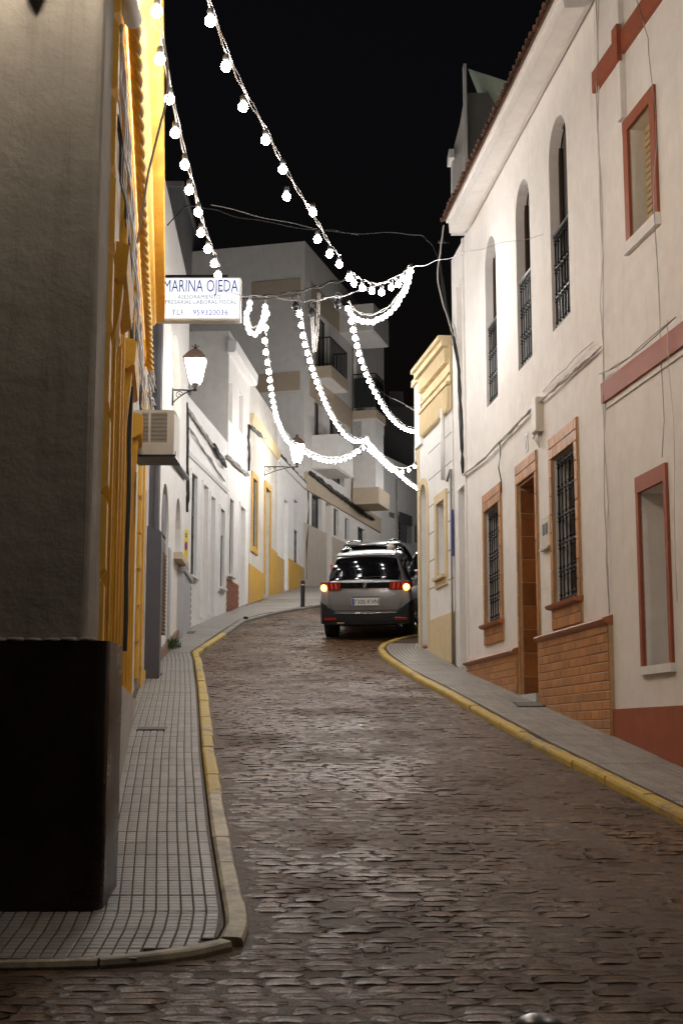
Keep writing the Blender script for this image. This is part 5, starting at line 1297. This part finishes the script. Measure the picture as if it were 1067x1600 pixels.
        if hazard:
            for q in range(3): m = MB(); x = .55+.085*q; m.add([(sx*(x), -.040, 1.02), (sx*(x+.035), -.040, 1.02), (sx*(x+.055), -.038, 1.135), (sx*(x+.02), -.038, 1.135)], [(0, 1, 2, 3)], True); bd(m, 'claw_lamp', REDG, lamp)
            m = MB(); m.lathe((sx*.82, -.015, 1.045), [(.001, -.016), (.05, -.012), (.065, .006), (.06, .02)], 12, (0, -1, 0)); bd(m, 'indicator', AMB, lamp, smooth=True)
    # bumper
    m = MB(); prof = [(-.93, .30), (-.91, .08), (-.86, -.03), (-.6, -.075), (0, -.09), (.6, -.075), (.86, -.03), (.91, .08), (.93, .30)]
    zt_ = [.78, .78, .74, .545, .535, .545, .74, .78, .78]; zb = [.36, .34, .33, .32, .32, .32, .33, .34, .36]; vs = []
    for (x, y), a, b in zip(prof, zt_, zb): vs += [(x, y, b), (x, y-.012, (a+b)/2), (x, y+.005, a), (x*.9, y+.2, a), (x*.9, y+.2, b)]
    m.add(vs, [(a*5+q, a*5+(q+1) % 5, a*5+5+(q+1) % 5, a*5+5+q) for a in range(len(prof)-1) for q in range(5)]+[(0, 1, 2, 3, 4), tuple(range(5*len(prof)-5, 5*len(prof)))], True)
    bp = bd(m, 'bumper', CLAD, smooth=True, angle=.6)
    m = MB(); m.tube([Vector((-.62, -.083, .548)), Vector((-.3, -.093, .543)), Vector((0, -.097, .541)), Vector((.3, -.093, .543)), Vector((.62, -.083, .548))], .008, 6); bd(m, 'chrome_strip', CHROME, bp, smooth=True)
    for sx in (-1, 1):
        m = MB(); m.box(min(sx*.58, sx*.82), max(sx*.58, sx*.82), -.09, -.02, .40, .455); bd(m, 'reflector', REDL, bp, bevel=.008)
        m = MB(); m.box(min(sx*.42, sx*.56), max(sx*.42, sx*.56), -.10, -.02, .33, .36); bd(m, 'exhaust_trim', CHROME if sx < 0 else CLAD, bp, bevel=.005)
    # tailgate crease & recess
    m = MB(); m.box(-.27, .27, -.006, .01, .845, .86); m.box(-.67, .67, -.002, .01, .585, .595); bd(m, 'tailgate_seam', CLAD)
    for sx in (-1, 1):
        m = MB(); m.tube([Vector((sx*.66, -.004, .595)), Vector((sx*.72, .0, .75)), Vector((sx*.73, .004, 1.0))], .005, 4); bd(m, 'tailgate_gap', CLAD)
    if plate:
        m = MB(); m.box(-.27, .27, -.022, .0, .69, .84); pl = bd(m, 'number_plate', PLATE, bevel=.004)
        m = MB(); m.box(-.262, -.222, -.026, -.0235, .698, .832); bd(m, 'plate_band', PBLUE, pl)
        T0 = root.matrix_basis
        c = bpy.data.curves.new('t', 'FONT'); c.body = plate; c.size = .125; c.align_x = 'CENTER'; t = bpy.data.objects.new('t', c); COL.objects.link(t); me = bpy.data.meshes.new_from_object(t); bpy.data.objects.remove(t); me.materials.append(BLK)
        l = bpy.data.objects.new('plate_lettering', me); COL.objects.link(l); l.parent = pl; l.location = (.02, -.027, .72); l.rotation_euler = (pi/2, 0, 0); l.scale = (.92, 1, 1)
    if emblem:
        m = MB()   # small rampant beast badge in chrome
        y = -.034; z = 1.075
        for pts in ([(0, -.03), (.008, 0), (-.004, .03), (-.018, .045)], [(-.018, .045), (-.032, .034), (-.02, .03)], [(-.002, .015), (-.03, .006), (-.034, -.004)], [(.003, .0), (-.022, -.018), (-.03, -.028)], [(.0, -.025), (-.02, -.045)], [(.004, -.02), (.022, -.045), (.012, -.05)], [(.01, -.015), (.03, -.002), (.022, .028), (.034, .04)]):
            m.tube([Vector((x, y, z+q)) for x, q in pts], .006, 5)
        bd(m, 'emblem', CHROME, smooth=True)
        c = bpy.data.curves.new('t', 'FONT'); c.body = 'PEUGEOT'; c.size = .030; c.align_x = 'CENTER'; c.space_character = 1.5; t = bpy.data.objects.new('t', c); COL.objects.link(t); me = bpy.data.meshes.new_from_object(t); bpy.data.objects.remove(t); me.materials.append(CHROME)
        l = bpy.data.objects.new('tailgate_lettering', me); COL.objects.link(l); l.parent = root; l.location = (0, -.031, 1.036 if False else 1.004); l.rotation_euler = (pi/2, 0, 0)
    m = MB(); q0 = tg(0, .10, .03); m.tube([Vector(q0), Vector(tg(.45, .16, .03))], .009, 5); m.lathe(q0, [(.02, -.02), (.02, .02)], 8, (0, -1, .5)); bd(m, 'wiper', CLAD)
    if rails:
        for sx in (-1, 1):
            m = MB(); m.tube([Vector((sx*.555, y, z)) for y, z in ((.62, 1.635*H/1.66), (.72, 1.69*H/1.66), (1.4, 1.715*H/1.66), (2.2, 1.70*H/1.66), (2.45, 1.64*H/1.66))], .016, 6); bd(m, 'roof_rail', CHROME, smooth=True)
    for sx in (-1, 1):
        m = MB(); m.lathe((sx*.98, 2.85, 1.06), [(.001, -.05), (.07, -.04), (.085, 0), (.06, .07), (.001, .1)], 10, (0, 1, 0)); bd(m, 'mirror', P, smooth=True)
        for yy in (.88, 3.72):
            m = MB(); m.lathe((sx*.79-.125, yy, .345), [(.2, 0), (.33, .0), (.345, .02), (.345, .23), (.33, .25), (.2, .25)], 28, (1, 0, 0)); w = bd(m, 'wheel', RUB, smooth=True, angle=.7)
            m = MB()
            for k in range(5):
                an = k*2*pi/5; m.tube([Vector((sx*.905, yy, .345)), Vector((sx*.915, yy+.2*cos(an), .345+.2*sin(an)))], .03, 5)
            m.lathe((sx*.90, yy, .345), [(.2, 0), (.215, .012), (.22, .0)], 20, (sx, 0, 0)); bd(m, 'rim', CHROME, w, smooth=True)
    m = MB(); m.box(-.6, .6, .3, 4.2, .26, .34); bd(m, 'underbody', CLAD)
    return root
car('silver grey SUV with hazard lights flashing, wheels against the yellow kerb', at(572, 1003, 28.2).x, 28.2, radians(7.5), ('silver_grey', (.27, .265, .27)), 1.0, '7300 KVN', True, True, H=1.72)
car('dark SUV with roof rails partly hidden in front of the silver grey SUV', at(566, 900, 37.2).x+.05, 37.2, radians(14), ('dark_graphite', (.05, .05, .055)), 1.0, lampcol=REDG, H=1.70)
car('pale car with dark glass farthest right, mostly hidden by the corner', 2.35, 33.6, radians(22), ('pale_silver', (.45, .45, .46)), 1.0, H=1.78)

# ------------------------------------------------------------------ person beyond the car
SKIN = plain('skin', (.50, .26, .18), .6, var=.1, bmp=.02); HAIR = plain('white_hair', (.62, .58, .54), .8, var=.2, scale=60, bmp=.4); COAT = plain('dark_jacket', (.04, .045, .06), .85); TROU = plain('dark_trousers', (.03, .03, .035), .85)
PY = 32.4; PX = at(611, 850, PY).x; PZ = road(PY)
ps = thing('person', 'white haired person in a dark jacket standing beyond the silver grey SUV', 'person', Vector((PX, PY, PZ)))
def skinned(name, verts, edges, radii, mat, parent, sub=2):
    me = bpy.data.meshes.new(name); me.from_pydata(verts, edges, []); o = bpy.data.objects.new(name, me); COL.objects.link(o)
    md = o.modifiers.new('s', 'SKIN'); me.skin_vertices[0].data[0].use_root = True
    for v, r in zip(me.skin_vertices[0].data, radii): v.radius = (r, r)
    o.modifiers.new('u', 'SUBSURF').levels = sub
    bpy.context.view_layer.update(); dg = bpy.context.evaluated_depsgraph_get(); me2 = bpy.data.meshes.new_from_object(o.evaluated_get(dg)); bpy.data.objects.remove(o)
    me2.materials.clear(); me2.materials.append(mat); me2.shade_smooth(); q = bpy.data.objects.new(name, me2); COL.objects.link(q); q.parent = parent; return q
hz = at(611, 858, PY).z-PZ   # head centre height
s_ = hz/1.62
V = [(0, 0, .95), (0, .0, 1.15), (0, .01, 1.38), (0, 0, 1.50), (0, -.01, hz/s_-.02),
     (-.19, 0, 1.40), (-.25, .02, 1.13), (-.24, -.10, .90), (-.23, -.16, .82), (.19, 0, 1.40), (.25, .02, 1.13), (.24, -.08, .90), (.23, -.14, .82),
     (-.10, 0, .88), (-.11, -.02, .48), (-.11, .01, .09), (-.11, -.13, .04), (.10, 0, .88), (.12, .02, .48), (.12, .05, .09), (.12, -.09, .04)]
V = [(x*s_, y*s_, z*s_) for x, y, z in V]
Ed = [(0, 1), (1, 2), (2, 3), (3, 4), (2, 5), (5, 6), (6, 7), (7, 8), (2, 9), (9, 10), (10, 11), (11, 12), (0, 13), (13, 14), (14, 15), (15, 16), (0, 17), (17, 18), (18, 19), (19, 20)]
R_ = [.15, .135, .15, .06, .085, .075, .05, .038, .035, .075, .05, .038, .035, .10, .065, .045, .04, .10, .065, .045, .04]
skinned('body', V, Ed, [r*s_ for r in R_], COAT, ps)
m = MB(); c = Vector((PX, PY-.01, PZ+hz)); vs = []; N, Mm = 16, 10
for j in range(Mm+1):
    th = pi*j/Mm
    for i in range(N): q = 2*pi*i/N; vs.append((c.x+.083*sin(th)*cos(q), c.y+.10*sin(th)*sin(q), c.z+.122*cos(th)))
m.add(vs, [(j*N+i, j*N+(i+1) % N, (j+1)*N+(i+1) % N, (j+1)*N+i) for j in range(Mm) for i in range(N)], True)
m.lathe(c+Vector((0, -.10, -.02)), [(.016, 0), (.012, .02), (.004, .03)], 6, (0, -1, -.2))
for sx in (-1, 1): m.lathe(c+Vector((sx*.082, .0, -.01)), [(.03, 0), (.032, .008), (.02, .014)], 8, (sx, 0, 0)); m.lathe(c+Vector((sx*.03, -.088, .015)), [(.012, 0), (.004, .008)], 6, (0, -1, 0))
m.build('head', SKIN, ps, smooth=True)
m = MB(); vs = []
rr = random.Random(2)
for j in range(7):
    th = pi*.58*j/6
    for i in range(N): q = 2*pi*i/N; k = 1.10+rr.uniform(0, .08); f = (.75 if sin(q) < -.5 and th > .9 else 1); vs.append((c.x+.083*k*sin(th*f)*cos(q), c.y+.012+.10*k*sin(th*f)*sin(q), c.z+.122*k*cos(th*f)))
m.add(vs, [(j*N+i, j*N+(i+1) % N, (j+1)*N+(i+1) % N, (j+1)*N+i) for j in range(6) for i in range(N)], True); m.build('hair', HAIR, ps, smooth=True)

# ------------------------------------------------------------------ small things on the ground
a = at(841, 1583, 4.3); hb_ = a.z-g(4.3)
t = thing('bollard', 'blurred dark bollard top with a grey sheen at the bottom edge of the photo', 'bollard', Vector((a.x, 4.3, g(4.3))), 'black street bollards')
m = MB(); m.lathe((a.x, 4.3, g(4.3)-.05), [(.075, 0), (.075, hb_+.0), (.072, hb_+.02), (.055, hb_+.037), (.03, hb_+.047), (.001, hb_+.05)], 24); m.build('post', plain('worn_grey_metal', (.16, .15, .15), .35, metal=.7, bmp=.05), t, smooth=True, angle=.9)
def gpt(px, py, dz=0):
    r = ray(px, py); Y = 3.0
    while Y < 70:
        if r.z/r.y*Y <= g(Y)+dz: return Vector((r.x/r.y*Y, Y, g(Y)+dz))
        Y += .01
rr = random.Random(8)
def pebble(px, py, sz, mat, label, dz=-.1, cat='pebble', name='pebble'):
    p = gpt(px, py, dz); bm = bmesh.new(); bmesh.ops.create_icosphere(bm, subdivisions=2, radius=1)
    for v in bm.verts: v.co = Vector((v.co.x*sz*(1+rr.uniform(-.2, .2)), v.co.y*sz*(1+rr.uniform(-.2, .2)), v.co.z*sz*.6))
    me = bpy.data.meshes.new(name); bm.to_mesh(me); bm.free(); me.materials.append(mat); me.shade_smooth()
    o = link(name, me, None, Matrix.Translation(p+Vector((0, 0, sz*.4)))); tag(o, label, cat)
pebble(581, 1018, .03, BLK, 'small black lump on the cobbles just left of the yellow kerb nose')
pebble(384, 967, .06, BLK, 'dark lump lying on the grey kerb where the left pavement bends', dz=0)
pebble(955, 1228, .028, PLATE, 'small pale scrap lying on the cobbles by the right kerb')
pebble(666, 1013, .07, TRIMT, 'brown stone at the foot of the yellow corner strip', dz=0)
# weeds at the wall foot
WEED = plain('weed_leaf_green', (.06, .10, .03), .7, var=.3)
c = LDw.pt(LDw.hit(262, 992)[0], 0, .1); c.z = g(c.y); m = MB()
for k in range(90):
    q = rr.uniform(0, 2*pi); h = rr.uniform(.06, .26); b0 = c+Vector((rr.uniform(-.08, .08), rr.uniform(-.5, .5), 0)); tip = b0+Vector((cos(q)*h*.6, sin(q)*h*.6, h)); sd = Vector((-sin(q), cos(q), 0))*.012
    mid = b0.lerp(tip, .55)+Vector((0, 0, .02)); m.add([b0, mid+sd, tip, mid-sd], [(0, 1, 2, 3)], True)
o = m.build('weeds', WEED, None); o['kind'] = 'stuff'
# pavement utility covers
def cover(px, py, w, l, label, dz=.004):
    p = gpt(px, py, 0); t = thing('utility_cover', label, 'cover', p, 'metal covers in the pavement')
    sl = (g(p.y+.2)-g(p.y-.2))/.4; ty = Vector((0, 1, sl)).normalized(); tz = Vector((1, 0, 0)).cross(ty); M = frame3(Vector((1, 0, 0)), ty, tz, p+Vector((0, 0, .004)))
    m = MB(); m.box(-w/2, w/2, -l/2, l/2, -.02, .004); m.v = [tuple(M @ Vector(v)) for v in m.v]; m.build('frame', IRON, t)
    m = MB(); m.box(-w/2+.02, w/2-.02, -l/2+.02, l/2-.02, -.01, .007); m.v = [tuple(M @ Vector(v)) for v in m.v]; m.build('lid', CONC, t)
cover(238, 1139, .30, .25, 'square dark cover in the left pavement by the ochre house'); cover(243, 1053, .22, .25, 'small dark cover in the left pavement at the foot of the grey pier')
cover(287, 988, .5, .5, 'dark cover in the left pavement before the long white house'); cover(826, 1101, .34, .5, 'dark cover in the right pavement under the tiled doorstep')
SC.view_layers[0].update()
